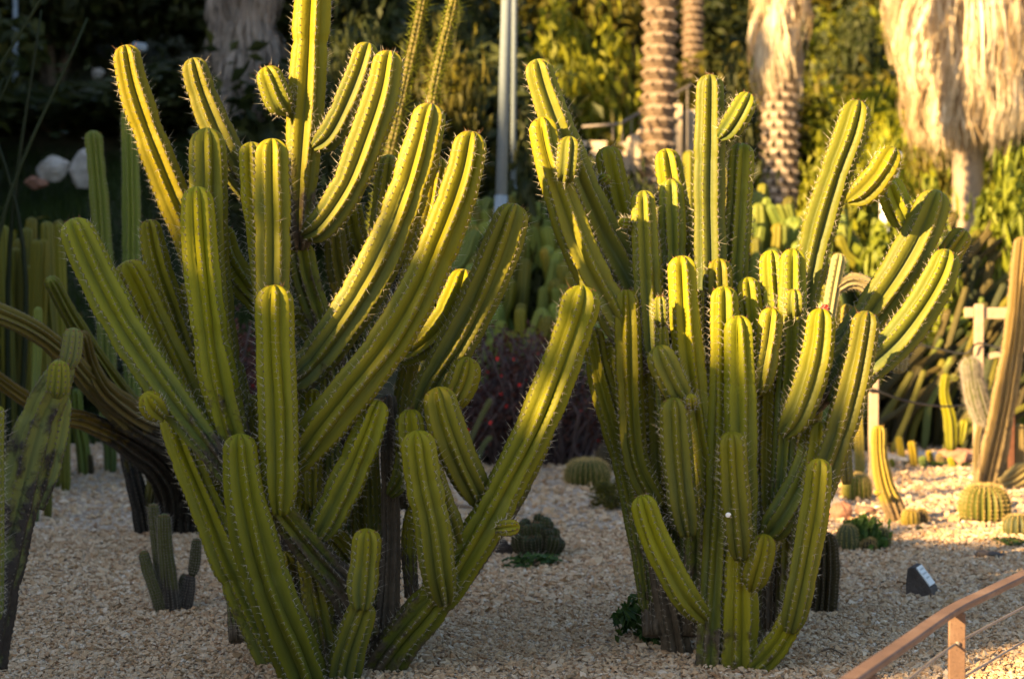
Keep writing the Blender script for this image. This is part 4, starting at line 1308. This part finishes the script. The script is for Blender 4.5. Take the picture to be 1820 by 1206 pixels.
# ------------------------------------------------------------------ barrels and small round cacti
def barrel(name, px, pyb, wpx, hpx, label, ribs=22, mat=None, smat=None, cat='barrel cactus', group=None, slen=.02, dens=1.0, d=None, sink=.12):
    d = d or ground_d(pyb)
    p = at(px, pyb, d)
    R = wpx * d / F
    Hh = hpx * d / F
    e = empty(name, (p[0], d, 0))
    tag(e, label, cat, group)
    mat = mat or M_GOLD
    nr = 16
    th = np.linspace(-.5 * np.pi * .55, .5 * np.pi, nr)
    prof_r = np.cos(th) ** .6
    prof_z = (np.sin(th) - np.sin(th[0])) / (1 - np.sin(th[0])) * Hh * (1 + sink) - sink * Hh
    prof_z[-3:] = prof_z[-3:] - np.array([0, .01, .045]) * Hh
    tt, pf = PROF6
    ang = ((np.arange(ribs)[:, None] + tt[None]) / ribs * 2 * np.pi).ravel()
    fac = np.tile(1 - (1 - pf) * .40, ribs)
    rdg = np.tile([0, .9, 3.0, .9, 0, 0], ribs)
    rr = R * prof_r[:, None] * fac[None]
    V = np.stack([rr * np.cos(ang), rr * np.sin(ang), np.broadcast_to(prof_z[:, None], rr.shape)], -1)
    m_ = len(ang)
    i = np.arange(nr - 1)[:, None] * m_; j = np.arange(m_)[None]; jn = (j + 1) % m_
    Q = np.stack([i + j, i + jn, i + m_ + jn, i + m_ + j], -1).reshape(-1, 4)
    z = np.zeros(nr * m_)
    obj('body', mesh_np('body', V.reshape(-1, 3), Q, None, [mat], attrs={'tip': z + .3, 'cork': np.repeat(np.clip(.5 - prof_z / Hh * 2, 0, .5), m_), 'ridge': np.tile(rdg, nr)}), e)
    # spines along the crests
    tq = np.linspace(th[1], th[-1] - .08, max(5, int(13 * dens)))
    aq = np.arange(ribs) / ribs * 2 * np.pi + 0
    T_, A_ = [x.ravel() for x in np.meshgrid(tq, aq)]
    rq = R * np.cos(T_) ** .6
    zq = (np.sin(T_) - np.sin(th[0])) / (1 - np.sin(th[0])) * Hh * (1 + sink) - sink * Hh
    pos = np.stack([rq * np.cos(A_), rq * np.sin(A_), zq], -1)
    nn = np.stack([np.cos(T_) * np.cos(A_), np.cos(T_) * np.sin(A_), np.sin(T_)], -1)
    Vs, Ts, off = [], [], 0
    for k_ in range(5):
        dd = nn + rng.normal(0, .55, nn.shape)
        dd /= np.linalg.norm(dd, axis=1)[:, None]
        v, t_ = needle_mesh(pos, dd, slen * rng.uniform(.6, 1.2, len(pos)), .0009 * max(1, d / 8))
        Vs.append(v); Ts.append(t_ + off); off += len(v)
    so = obj('spines', mesh_np('spines', np.vstack(Vs), None, np.vstack(Ts), [smat or M_SPGOLD], smooth=False), e)
    so['kind'] = 'stuff'
    m = MB()
    m.tube([[0, 0, Hh * .90], [0, 0, Hh * .955], [0, 0, Hh * .97]], [R * .34, R * .26, R * .08], 14)
    m.build('crown_wool', M_SPGOLD if smat is None else smat, e, True)
    return e


barrel('barrel_cactus', 1750, 925, 46, 64, 'large round barrel cactus with golden ribs on sunlit gravel at far right', 24)
barrel('barrel_cactus', 1523, 886, 27, 44, 'smaller round barrel cactus beside the curved yellow column', 20)
barrel('barrel_cactus', 1044, 860, 41, 44, 'shaded barrel cactus on the gravel left of the right cactus', 26, slen=.024)
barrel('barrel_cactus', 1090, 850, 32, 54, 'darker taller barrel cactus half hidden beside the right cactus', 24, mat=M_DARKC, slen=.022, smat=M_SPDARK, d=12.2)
barrel('globe_cactus', 1618, 932, 16, 27, 'small yellow ball cactus at the foot of the curved yellow column', 12, mat=M_YEL, cat='globe cactus', slen=.012)
barrel('globe_cactus', 1638, 930, 11, 26, 'small dark ball cactus right of the little yellow one', 12, mat=M_DARKC, cat='globe cactus', slen=.012)
barrel('globe_cactus', 1506, 978, 21, 46, 'dark green ball cactus left of the leafy weed', 14, mat=M_FUZZ, cat='globe cactus', slen=.012)
barrel('globe_cactus', 1567, 972, 17, 34, 'olive ball cactus right of the leafy weed', 14, mat=M_FUZZ, cat='globe cactus', slen=.012)
barrel('globe_cactus', 1545, 978, 14, 22, 'smallest dark ball cactus under the leafy weed', 14, mat=M_DARKC, cat='globe cactus', slen=.012)
barrel('globe_cactus', 1808, 950, 26, 36, 'green ball cactus cut off by the right edge', 14, mat=M_FUZZ, cat='globe cactus', slen=.012)

# dark hairy column right of the big cactus
d = ground_d(1088)
c = plant('hairy_cactus', 1464, 1088, d, 'dark brown bristly thick column standing right of the big right cactus')
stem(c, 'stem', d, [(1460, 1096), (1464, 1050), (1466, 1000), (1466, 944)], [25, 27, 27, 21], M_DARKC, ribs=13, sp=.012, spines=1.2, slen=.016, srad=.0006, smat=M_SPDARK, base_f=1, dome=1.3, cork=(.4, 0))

# curved yellow column
d = ground_d(925)
c = plant('yellow_cactus', 1592, 925, d, 'bright yellow curved column standing on sunlit gravel')
stem(c, 'stem', d, [(1600, 932), (1588, 900), (1572, 860), (1563, 810), (1562, 755)], [19, 20, 17, 15, 13], M_YEL, ribs=11, sp=.016, step=.014, spines=1.2, slen=.011, smat=M_SPGOLD, cork=(.75, -.6), base_f=1)
stem(c, 'bud', d - .12, [(1562, 880), (1560, 876), (1559, 870)], [4, 6, 5], M_YEL, ribs=8, sp=.012, spines=.6)

# leaning woolly old-man cactus and its neighbours at the right edge
d = ground_d(862)
c = plant('woolly_cactus', 1742, 862, d, 'grey woolly haired cactus leaning left at the right side')
stem(c, 'trunk', d, [(1738, 866), (1736, 800), (1742, 760), (1752, 735)], [7, 7, 7, 8], M_TAN, ribs=8, base_f=1, **MED)
stem(c, 'stem', d, [(1756, 758), (1742, 725), (1730, 680), (1724, 635)], [13, 18, 17, 15], M_FUZZ, ribs=16, sp=.010, step=.014, spines=3.2, slen=.022, srad=.0011, smat=M_WOOL, depth=.3, tipbrown=False)
c = plant('columnar_cactus', 1760, 868, d - .1, 'tall tan ribbed column leaning right at the right edge')
stem(c, 'stem', d - .1, [(1752, 872), (1770, 790), (1788, 690), (1803, 600), (1812, 500), (1818, 420)], [24, 24, 22, 20, 18, 15], M_TAN, ribs=13, cork=(.3, 0), base_f=1, **MED)
stem(c, 'arm', d - .15, [(1775, 862), (1800, 852), (1830, 830)], [16, 20, 20], M_TAN, ribs=11, base_f=1, **MED)
d = ground_d(838)
c = plant('columnar_cactus', 1788, 838, d, 'short tan column with white top in front of the leaning one')
stem(c, 'stem', d, [(1790, 842), (1788, 790), (1787, 728)], [12, 12, 11], M_TAN, ribs=10, smat=M_WOOL, **MED)
stem(c, 'stem', d + .05, [(1812, 842), (1812, 800), (1812, 752)], [9, 10, 9], M_TAN, ribs=10, smat=M_WOOL, **MED)
d = 12.6
c = plant('green_cactus', 1692, 800, d, 'thin bent green column with a side bud behind the red rock')
stem(c, 'stem', d, [(1690, 800), (1688, 745), (1678, 700), (1681, 663)], [13, 12, 9, 8], M_CACT, ribs=6, **MED)
stem(c, 'bud', d, [(1688, 672), (1696, 670), (1700, 664)], [5, 8, 7], M_CACT, ribs=6, **MED)
stem(c, 'stem', d, [(1708, 790), (1712, 765), (1715, 745)], [7, 9, 8], M_CACT, ribs=6, **MED)

# row of little columns at the back of the sunlit gravel
for i, (px, top, bot, w, mt, lab) in enumerate(((1600, 775, 822, 7, M_YEL, 'short amber column left of the row behind the sunlit gravel'), (1622, 783, 828, 8, M_YEL, 'amber column leaning left in the row behind the sunlit gravel'),
                                                (1640, 810, 830, 8, M_BLUE, 'stubby dark green column in the row behind the sunlit gravel'), (1652, 800, 824, 6, M_YEL, 'small yellow green column beside the stubby dark one'),
                                                (1670, 805, 826, 7, M_TAN, 'short tan column leaning beside the red rock'), (1690, 812, 830, 6, M_CACT, 'tiny green column below the red rock'),
                                                (1525, 690, 842, 9, M_YEL, 'thin yellow column behind the right cactus edge'), (1585, 815, 830, 5, M_CACT, 'tiny green ball like column at the left of the row'))):
    d = ground_d(bot)
    c = plant('small_cactus', px, bot, d, lab)
    stem(c, 'stem', d, [(px + 4, bot + 4), (px + 1, (top + bot) / 2), (px - 3, top)], [w, w, w * .9], mt, ribs=8, **MED)

# ------------------------------------------------------------------ rocks
def rock(name, px, pyb, wpx, hpx, mat, label, seed, d=None, z=None, cat='rock', group=None):
    rg = np.random.default_rng(seed)
    d = d or ground_d(pyb)
    p = at(px, pyb, d)
    nu, nv_ = 16, 9
    u = np.linspace(0, 2 * np.pi, nu, endpoint=False)
    v = np.linspace(-np.pi / 2, np.pi / 2, nv_)
    D = np.stack([np.cos(v)[:, None] * np.cos(u), np.cos(v)[:, None] * np.sin(u), np.broadcast_to(np.sin(v)[:, None], (nv_, nu))], -1)
    # facet: clip by random planes
    r = np.ones(D.shape[:2])
    for k_ in range(16):
        n = rg.normal(0, 1, 3); n /= np.linalg.norm(n)
        dd = D @ n
        lim = rg.uniform(.62, .92)
        r = np.where(dd > 1e-3, np.minimum(r, lim / np.maximum(dd, 1e-3)), r)
    r *= 1 + rg.normal(0, .05, r.shape)
    r[0] = r[0].mean(); r[-1] = r[-1].mean()
    sx, sz = wpx * d / F, hpx * d / F
    V = D * r[..., None] * np.array([sx / .8, sx * .8, sz / .8])
    V[..., 2] += sz * .55
    i = np.arange(nv_ - 1)[:, None] * nu; j = np.arange(nu)[None]; jn = (j + 1) % nu
    Q = np.stack([i + j, i + jn, i + nu + jn, i + nu + j], -1).reshape(-1, 4)
    o = obj(name, mesh_np(name, V.reshape(-1, 3), Q, None, [mat], smooth=False), None, (p[0], d, tz(p[0], d) if z is None else z))
    return tag(o, label, cat, group)


rock('rock', 1700, 822, 36, 16, M_STONE_R, 'reddish rock mound behind the row of little columns', 1)
rock('rock', 1497, 922, 22, 19, M_STONE_R, 'pinkish rock by the edge of the right cactus', 2)
rock('rock', 1478, 900, 18, 14, M_STONE_W, 'pale limestone lump behind the pinkish rock', 3)
rock('rock', 1538, 912, 20, 8, M_STONE_R, 'low dark red stone behind the leafy weed', 4)
rock('rock', 1756, 990, 26, 7, M_STONE_D, 'flat dark purple stone lying on shaded gravel', 5)
rock('rock', 95, 308, 26, 21, M_STONE_W, 'round white boulder on the shaded left slope', 6, d=21.5, z=at(95, 310, 21.5)[2])
rock('rock', 145, 316, 24, 34, M_STONE_W, 'upright white boulder right of the round one', 7, d=21.5, z=at(142, 322, 21.5)[2])
rock('rock', 285, 168, 22, 20, M_STONE_R, 'dim reddish boulder beside the shaggy grey palm', 8, d=27, z=at(285, 168, 27)[2])
rock('rock', 305, 182, 16, 9, M_STONE_W, 'small pale stone below the dim reddish boulder', 9, d=26.5, z=at(305, 182, 26.5)[2])
rock('rock', 174, 138, 10, 10, M_STONE_W, 'small pale stone high on the shaded left slope', 10, d=28, z=at(174, 138, 28)[2])
rock('rock', 470, 225, 34, 18, M_STONE_R, 'dim boulder at the foot of the shaggy grey palm', 12, d=24, z=at(470, 225, 24)[2])
rock('rock', 65, 330, 18, 10, M_STONE_R, 'dim brown stone left of the round white boulder', 13, d=21, z=at(65, 330, 21)[2])
rock('rock', 1590, 745, 24, 10, M_STONE_W, 'grey stone under the dark tangle', 14, d=12.9)
rock('rock', 1650, 755, 34, 9, M_STONE_W, 'pale flat stone under the dark tangle', 15, d=13.2)
sb = at(247, 85, 21)
m = MB(); m.box([0, 0, 0], [.16, .2, .09], bev=.02); o = m.build('floodlight', M_GALV, None, False, sb)
tag(o, 'small pale floodlight box on the dark slope above the left arm tip', 'floodlight')
o.rotation_euler = (0, .12, .3)
m = MB(); m.tube([[0, 0, -.05], [0, .02, -.9]], .02, 6); m.build('stake', M_BLACK, o)

# ------------------------------------------------------------------ plaque stone
d = ground_d(1056)
p = at(1638, 1056, d)
sc_ = d / F
pl = empty('plaque_stone', (p[0], d, 0), 0)
tag(pl, 'dark wedge shaped marker stone with a slanted white label plate', 'marker stone')
# outline in x-z: left side upright, top short, right side slanted
outl = np.array([[-22, -4], [25, -4], [23, 14], [20, 17], [-7, 52], [-13, 53], [-20, 49], [-23, 20]]) * sc_
n = len(outl)
dep = 28 * sc_
V = np.vstack([np.column_stack([outl[:, 0] * f, np.full(n, y), outl[:, 1] * f]) for y, f in ((-dep, .97), (-dep * .8, 1), (dep * .8, 1), (dep, .95))] + [[[0, -dep, 20 * sc_]], [[0, dep, 20 * sc_]]])
Q = [[r_ * n + i, r_ * n + (i + 1) % n, (r_ + 1) * n + (i + 1) % n, (r_ + 1) * n + i] for r_ in range(3) for i in range(n)]
T = [[4 * n, (i + 1) % n, i] for i in range(n)] + [[4 * n + 1, 3 * n + i, 3 * n + (i + 1) % n] for i in range(n)]
obj('stone', mesh_np('stone', V, Q, T, [M_STONE_D], smooth=False), pl)
sl = np.array([20 + 7, 0, 17 - 52]) / math.hypot(27, 35)
nrm = np.array([35, 0, 27]) / math.hypot(27, 35)
Mx = np.stack([sl, np.array([0, 1, 0]), nrm], 1)
ctr = np.array([6.5 * sc_, -dep * .15, 34.5 * sc_])
m = MB(); m.box(ctr + nrm * .003, [40 * sc_, dep * 1.45, .006], Mx, bev=.001); pt = m.build('label_plate', M_PLAQ, pl)
for i, (a, ln) in enumerate(((-13, .9), (-4, 1.1), (5, .8))):
    m = MB(); m.box(ctr + nrm * .0072 + sl * a * sc_, [3.0 * sc_, dep * ln, .0008], Mx); m.build('print_line', M_PRINT, pt)
pl.rotation_euler = (0, 0, math.radians(-24))

# ------------------------------------------------------------------ rusty handrail
ZR = .425
rail_px = [(1440, 1256), (1510, 1203), (1605, 1138), (1690, 1080), (1750, 1050), (1830, 1012)]
fence = empty('handrail_fence', (1.0, 4.4, 0))
tag(fence, 'rusty steel handrail with posts and cables in the lower right corner', 'handrail')
pts = []
for px, py in rail_px:
    Y = H / 2 - py
    zz_ = Y * CT - F * ST; yy_ = Y * ST + F * CT
    dd = (ZR - CAM_H) / zz_ * yy_
    pts.append([(px - W / 2) / yy_ * dd, dd, ZR])
pts = np.array(pts)
C = spline(pts, 6) - np.array([1.0, 4.4, 0])


def flat_bar(C, wid, th, z):
    Tn = np.gradient(C, axis=0); Tn[:, 2] = 0
    Tn /= np.linalg.norm(Tn, axis=1)[:, None]
    Nn = np.stack([-Tn[:, 1], Tn[:, 0], 0 * Tn[:, 0]], -1)
    b = .003
    ring = [(-wid / 2 + b, -th), (wid / 2 - b, -th), (wid / 2, -th + b), (wid / 2, -b), (wid / 2 - b, 0), (-wid / 2 + b, 0), (-wid / 2, -b), (-wid / 2, -th + b)]
    V = np.stack([C + Nn * a + np.array([0, 0, 1]) * (h_) for a, h_ in ring], 1)
    n, m_ = V.shape[:2]
    i = np.arange(n - 1)[:, None] * m_; j = np.arange(m_)[None]; jn = (j + 1) % m_
    Q = np.stack([i + j, i + m_ + j, i + m_ + jn, i + jn], -1).reshape(-1, 4)
    return V.reshape(-1, 3), Q


V, Q = flat_bar(C, .036, .016, ZR)
obj('rail', mesh_np('rail', V, Q, None, [M_RUST], smooth=False), fence)


def at_rail(px):
    fx = (C[:, 0] + 1.0) / (C[:, 1] + 4.4) * F + W / 2
    i = int(np.argmin(np.abs(fx - px)))
    return C[i], (C[min(i + 1, len(C) - 1)] - C[max(i - 1, 0)])


for px in (1540, 1703):
    c_, t_ = at_rail(px)
    a = math.atan2(t_[1], t_[0])
    Mz = np.array([[math.cos(a), -math.sin(a), 0], [math.sin(a), math.cos(a), 0], [0, 0, 1]])
    m = MB(); m.box([c_[0], c_[1], (ZR - .019) / 2 - .02], [.012, .036, ZR - .019 + .04], Mz @ np.array([[0, -1, 0], [1, 0, 0], [0, 0, 1]]) if False else np.eye(3), bev=.0)
    m = MB(); m.box([c_[0], c_[1], (ZR - .019) / 2 - .02], [.038, .014, ZR - .019 + .04], np.eye(3), bev=.0015)
    m.build('post', M_RUST, fence)
    for zc in (.335, .245, .15):
        m = MB(); m.tube([[c_[0], c_[1] - .012, zc], [c_[0], c_[1] + .012, zc]], .006, 8); m.build('cable_bush', M_CABLE, fence, True)
for zc in (.335, .245, .15):
    Cc = C.copy(); Cc[:, 2] = zc
    m = MB(); m.tube(Cc, .0030, 6); m.build('cable', M_CABLE, fence, True)

# ------------------------------------------------------------------ timber rail, stakes and black hose on the right
d = 12.1
g0 = at(1738, 870, d)
tf = empty('timber_rail', (g0[0], d, 0))
tag(tf, 'sunlit pale wooden post and cross rail behind the woolly cactus', 'wooden fence')
zt = at(0, 540, d)[2]
zr = at(0, 555, d)[2]
m = MB(); m.box([0, 0, zt / 2], [.055, .055, zt], bev=.006); m.build('post', M_WOOD, tf)
m = MB(); m.box([-.058, .012, zr], [.06, .03, .064], bev=.003); m.build('rail', M_WOOD, tf)
m = MB(); m.box([.16, .01, zr - .004], [.25, .03, .07], bev=.003); m.build('rail', M_WOOD, tf)
m = MB(); m.box([.19, .02, zr - .25], [.27, .02, .035], np.array([[.97, 0, .22], [0, 1, 0], [-.22, 0, .97]]).T, bev=.002); m.build('brace', M_WOOD, tf)
st = plant('rusty_stake', 1797, 860, 11.8, 'dark rusty stake behind the wooden cross rail', 'stake')
m = MB(); zt2 = at(0, 498, 11.8)[2]; m.box([0, 0, zt2 / 2], [.035, .035, zt2], bev=.004); m.build('shaft', M_RUSTDK, st)
m = MB(); m.box([0, 0, zt2 + .004], [.045, .045, .008]); m.build('cap', M_RUSTDK, st)
d = ground_d(862)
ws = plant('wooden_stake', 1552, 862, d, 'square wooden stake beside the edge of the right cactus', 'stake')
zt3 = at(0, 672, d)[2]
m = MB(); m.box([0, 0, zt3 / 2], [.055, .05, zt3], bev=.005); m.build('shaft', M_WOOD, ws)
m = MB(); m.box([-.01, -.03, at(0, 693, d)[2]], [.045, .02, .02], bev=.003); m.build('clamp', M_BLACK, ws)
hz = plant('black_hose', 1640, 700, 11.3, 'thin black hose strung between the wooden stake and post', 'hose')
hp = [at(1548, 690, d - .06), at(1610, 712, 11.4), at(1680, 722, 11.9), at(1738, 716, 12.0)]
m = MB(); m.tube(spline(np.array(hp) - np.array(hz.location), 8), .0065, 6); m.build('hose', M_BLACK, hz, True)
hp = [at(1600, 606, 12.6), at(1660, 618, 12.3), at(1715, 628, 12.05), at(1738, 610, 12.04), at(1775, 618, 12.0), at(1815, 620, 11.9)]
m = MB(); m.tube(spline(np.array(hp) - np.array(hz.location), 8), .0065, 6); m.build('hose', M_BLACK, hz, True)

# ------------------------------------------------------------------ red flowered thorn bush
def thorn_bush(px, py, d, wpx, hpx, label, seed, ntw=320, nfl=110):
    rg = np.random.default_rng(seed)
    c0 = at(px, py, d)
    hw, hh = wpx * d / F, hpx * d / F
    base = np.array([c0[0], d, tz(c0[0], d)])
    e = empty('thorn_bush', base)
    tag(e, label, 'bush')
    top = c0[2] + hh - base[2]
    m = MB()
    tips = []
    for i in range(ntw):
        a = rg.uniform(0, 2 * np.pi)
        st_ = np.array([rg.uniform(-.8, .8) * hw, rg.uniform(-.3, .3), 0])
        en = np.array([np.clip(st_[0] + math.cos(a) * hw * .7, -hw, hw), st_[1] + math.sin(a) * .45, top * rg.uniform(.25, 1.0) * math.sqrt(max(.15, 1 - (st_[0] / hw) ** 2))])
        mid = (st_ + en) / 2 + rg.normal(0, .06, 3)
        P = spline([st_, mid, en], 5)
        m.tube(P, np.linspace(.011, .006, len(P)), 5)
        tips += [P[-1], P[-3], P[-5], P[-2]]
    o = m.build('twigs', M_TWIG, e, True); o['kind'] = 'stuff'
    tips = np.array(tips)
    k_ = rg.integers(0, len(tips), 5000)
    P = tips[k_] + rg.normal(0, .06, (5000, 3))
    P[:, 2] = np.abs(P[:, 2])
    V, T = leaf_faces(P, rg.normal(0, 1, P.shape) + np.array([0, 0, .6]), .024, .5, rg)
    o = obj('leaves', mesh_np('leaves', V, None, T, [M_LEAF_P], attrs={'rnd': np.repeat(rg.uniform(0, 1, 5000), 4)}, smooth=False), e); o['kind'] = 'stuff'
    k_ = rg.integers(0, len(tips), nfl)
    P = tips[k_] + rg.normal(0, .05, (nfl, 3)) + np.array([0, -.03, .01])
    V, T = leaf_faces(P, rg.normal(0, .6, P.shape) + np.array([0, -1, .4]), .013 * rg.uniform(.7, 1.4, nfl), .9, rg)
    o = obj('flowers', mesh_np('flowers', V, None, T, [M_RED], smooth=False), e); o['kind'] = 'stuff'
    return e


thorn_bush(920, 680, 13.0, 165, 100, 'dark purple thorny bush dotted with red flowers between the two large cacti', 1)
thorn_bush(420, 640, 12.5, 60, 70, 'small dark bush with red flowers seen through the left cactus', 2, 120, 60)
for pts, lab in (([(828, 800), (850, 750), (872, 708)], 'pale spiny twig standing before the red flowered bush'), ([(848, 820), (860, 790), (874, 775)], 'short pale spiny twig below the longer one')):
    c = plant('cactus_twig', pts[0][0], 800, 12.0, lab, 'twig')
    stem(c, 'stem', 12.0, pts, 5, M_FUZZ, ribs=5, smat=M_WOOL, **MED)

# dark low clump on the gravel between the cacti
d = ground_d(990)
c = plant('clump_cactus', 950, 990, d, 'low dark bristly clump of tiny cactus heads on the gravel between the large cacti')
rg = np.random.default_rng(6)
for i in range(40):
    a = rg.uniform(0, 2 * np.pi); r_ = math.sqrt(rg.uniform(0, 1))
    bx, by = .12 * r_ * math.cos(a), .10 * r_ * math.sin(a)
    hh = .185 * (1 - .6 * r_ ** 2) * rg.uniform(.85, 1.1)
    P = np.array([[bx * .5, by * .5, 0], [bx * .85, by * .85, hh * .5], [bx, by, hh]])
    stem3(c, 'head', P, np.array([.014, .026, .024]), M_DARKG, ribs=8, sp=.012, step=.018, spines=1.0, slen=.008, srad=.0006, smat=M_SPDARK, depth=.6)
rock('rock', 893, 985, 16, 18, M_STONE_D, 'dark brown stump at the left of the low bristly clump', 31)


def weeds(px, pyb, wpx, hpx, label, key='weed', seed=0, d=None):
    d = d or ground_d(pyb)
    p = at(px, pyb, d)
    return shrub(key, 'weed', (p[0], d, -.01), (wpx * d / F, wpx * d / F * .7, hpx * d / F / .9), seed, label, 'weed', None, ('leaves', 'stalks'))


weeds(945, 1006, 56, 24, 'fresh green weeds at the foot of the low bristly clump', seed=1)
weeds(1158, 1138, 80, 78, 'dark leafy weeds at the foot of the right cactus', seed=2)
weeds(1540, 976, 38, 60, 'leafy green weed among the three ball cacti', seed=3)
weeds(1640, 940, 40, 7, 'low green weeds around the small yellow ball cactus', seed=4)
weeds(1790, 965, 50, 12, 'green weeds by the ball cactus at the right edge', seed=5)
weeds(1660, 825, 60, 8, 'thin line of green weeds along the back of the sunlit gravel', seed=6)
# succulent patch with a yellow flower
d = ground_d(905)
sp_ = weeds(1085, 905, 46, 32, 'low olive succulent patch with one yellow flower beside the right cactus', 'mid', 7)
V, T = leaf_faces(np.array([[0.0, -.95, .95]]) + rng.normal(0, .03, (8, 3)), rng.normal(0, .5, (8, 3)) + np.array([0, -1, .4]), .09, .8, np.random.default_rng(1))
obj('flower', mesh_np('flower', V, None, T, [M_YFL], smooth=False), sp_)

# grass on the shaded left slope foot
def grass(name, label, x0, x1, y0, y1, n, h, seed):
    rg = np.random.default_rng(seed)
    x = rg.uniform(x0, x1, n); y = rg.uniform(y0, y1, n)
    z = terrain_z(x, y)
    P = np.stack([x, y, z], -1)
    a = rg.uniform(0, 2 * np.pi, n)
    s = np.stack([np.cos(a), np.sin(a), 0 * a], -1) * .008
    hh = h * rg.uniform(.4, 1.2, n)
    b = np.stack([rg.normal(0, .3, n) * hh, rg.normal(0, .3, n) * hh, hh], -1)
    V = np.stack([P - s, P + s, P + b], 1).reshape(-1, 3)
    T = np.arange(n * 3).reshape(-1, 3)
    o = obj(name, mesh_np(name, V, None, T, [M_GRASS], attrs={'rnd': np.repeat(rg.uniform(0, 1, n), 3)}, smooth=False))
    tag(o, label, 'grass', kind='stuff')


grass('grass', 'short green grass at the foot of the shaded left slope', -6.5, -1.2, 14.4, 24, 40000, .18, 1)
# stray grass blades in the gravel
rg = np.random.default_rng(8)
n = 420
x = rg.uniform(-2, 2.4, n); y = rg.uniform(5.7, 9.5, n)
P = np.stack([x, y, 0 * x + .004], -1)
a = rg.uniform(0, 6.28, n)
s = np.stack([np.cos(a), np.sin(a), 0 * a], -1) * .0016
b = np.stack([rg.normal(0, .02, n), rg.normal(0, .02, n), rg.uniform(.008, .035, n)], -1)
o = obj('grass', mesh_np('grass', np.stack([P - s, P + s, P + b], 1).reshape(-1, 3), None, np.arange(n * 3).reshape(-1, 3), [M_GRASS], attrs={'rnd': np.repeat(rg.uniform(.3, 1, n), 3)}, smooth=False))
tag(o, 'sparse tiny green blades sprouting through the gravel', 'grass', kind='stuff')
# fallen twigs
for i, (x0, y0, x1, y1, lab) in enumerate(((1460, 1165, 1500, 1172, 'thin dry twig on the gravel left of the handrail'), (1008, 940, 1045, 942, 'thin dry twig on the gravel left of the right cactus'), (690, 905, 850, 912, 'long grey fallen branch on the gravel behind the left cactus'))):
    d0_, d1_ = ground_d(y0), ground_d(y1)
    A, B = at(x0, y0, d0_), at(x1, y1, d1_)
    r_ = .004 if i < 2 else .018
    e = empty('fallen_twig', (A[0], A[1], 0)); tag(e, lab, 'twig')
    dv = B - A
    m = MB(); m.tube(spline([[0, 0, .012 + r_], [dv[0] * .5, dv[1] * .5 + .03, .02 + r_], [dv[0], dv[1], .012 + r_]], 5), np.linspace(r_, r_ * .5, 11), 6); m.build('stick', M_BARK, e, True)
    m = MB(); m.tube([[dv[0] * .6, dv[1] * .6 + .02, .018 + r_], [dv[0] * .75, dv[1] * .75 + .06, .03 + r_]], [r_ * .5, r_ * .2], 5); m.build('side_twig', M_BARK, e, True)


# a white snail on a stem of the right cactus
sn = empty('snail', at(1294, 915, DR - .232))
tag(sn, 'tiny white snail shell on the front stem of the right cactus', 'snail')
t_ = np.linspace(0, 4.6 * math.pi, 60)
rs = .0058 * (1 - t_ / t_[-1] * .9)
m = MB(); m.tube(np.stack([rs * np.cos(t_), -.0035 * t_ / t_[-1], rs * np.sin(t_)], -1), .0038 * (1 - t_ / t_[-1] * .75), 8); m.build('shell', M_WHITE, sn, True)
m = MB(); m.tube([[.004, .002, -.005], [.009, .003, -.007], [.013, .003, -.006]], [.003, .0028, .001], 7); m.build('foot', M_CREAM, sn, True)
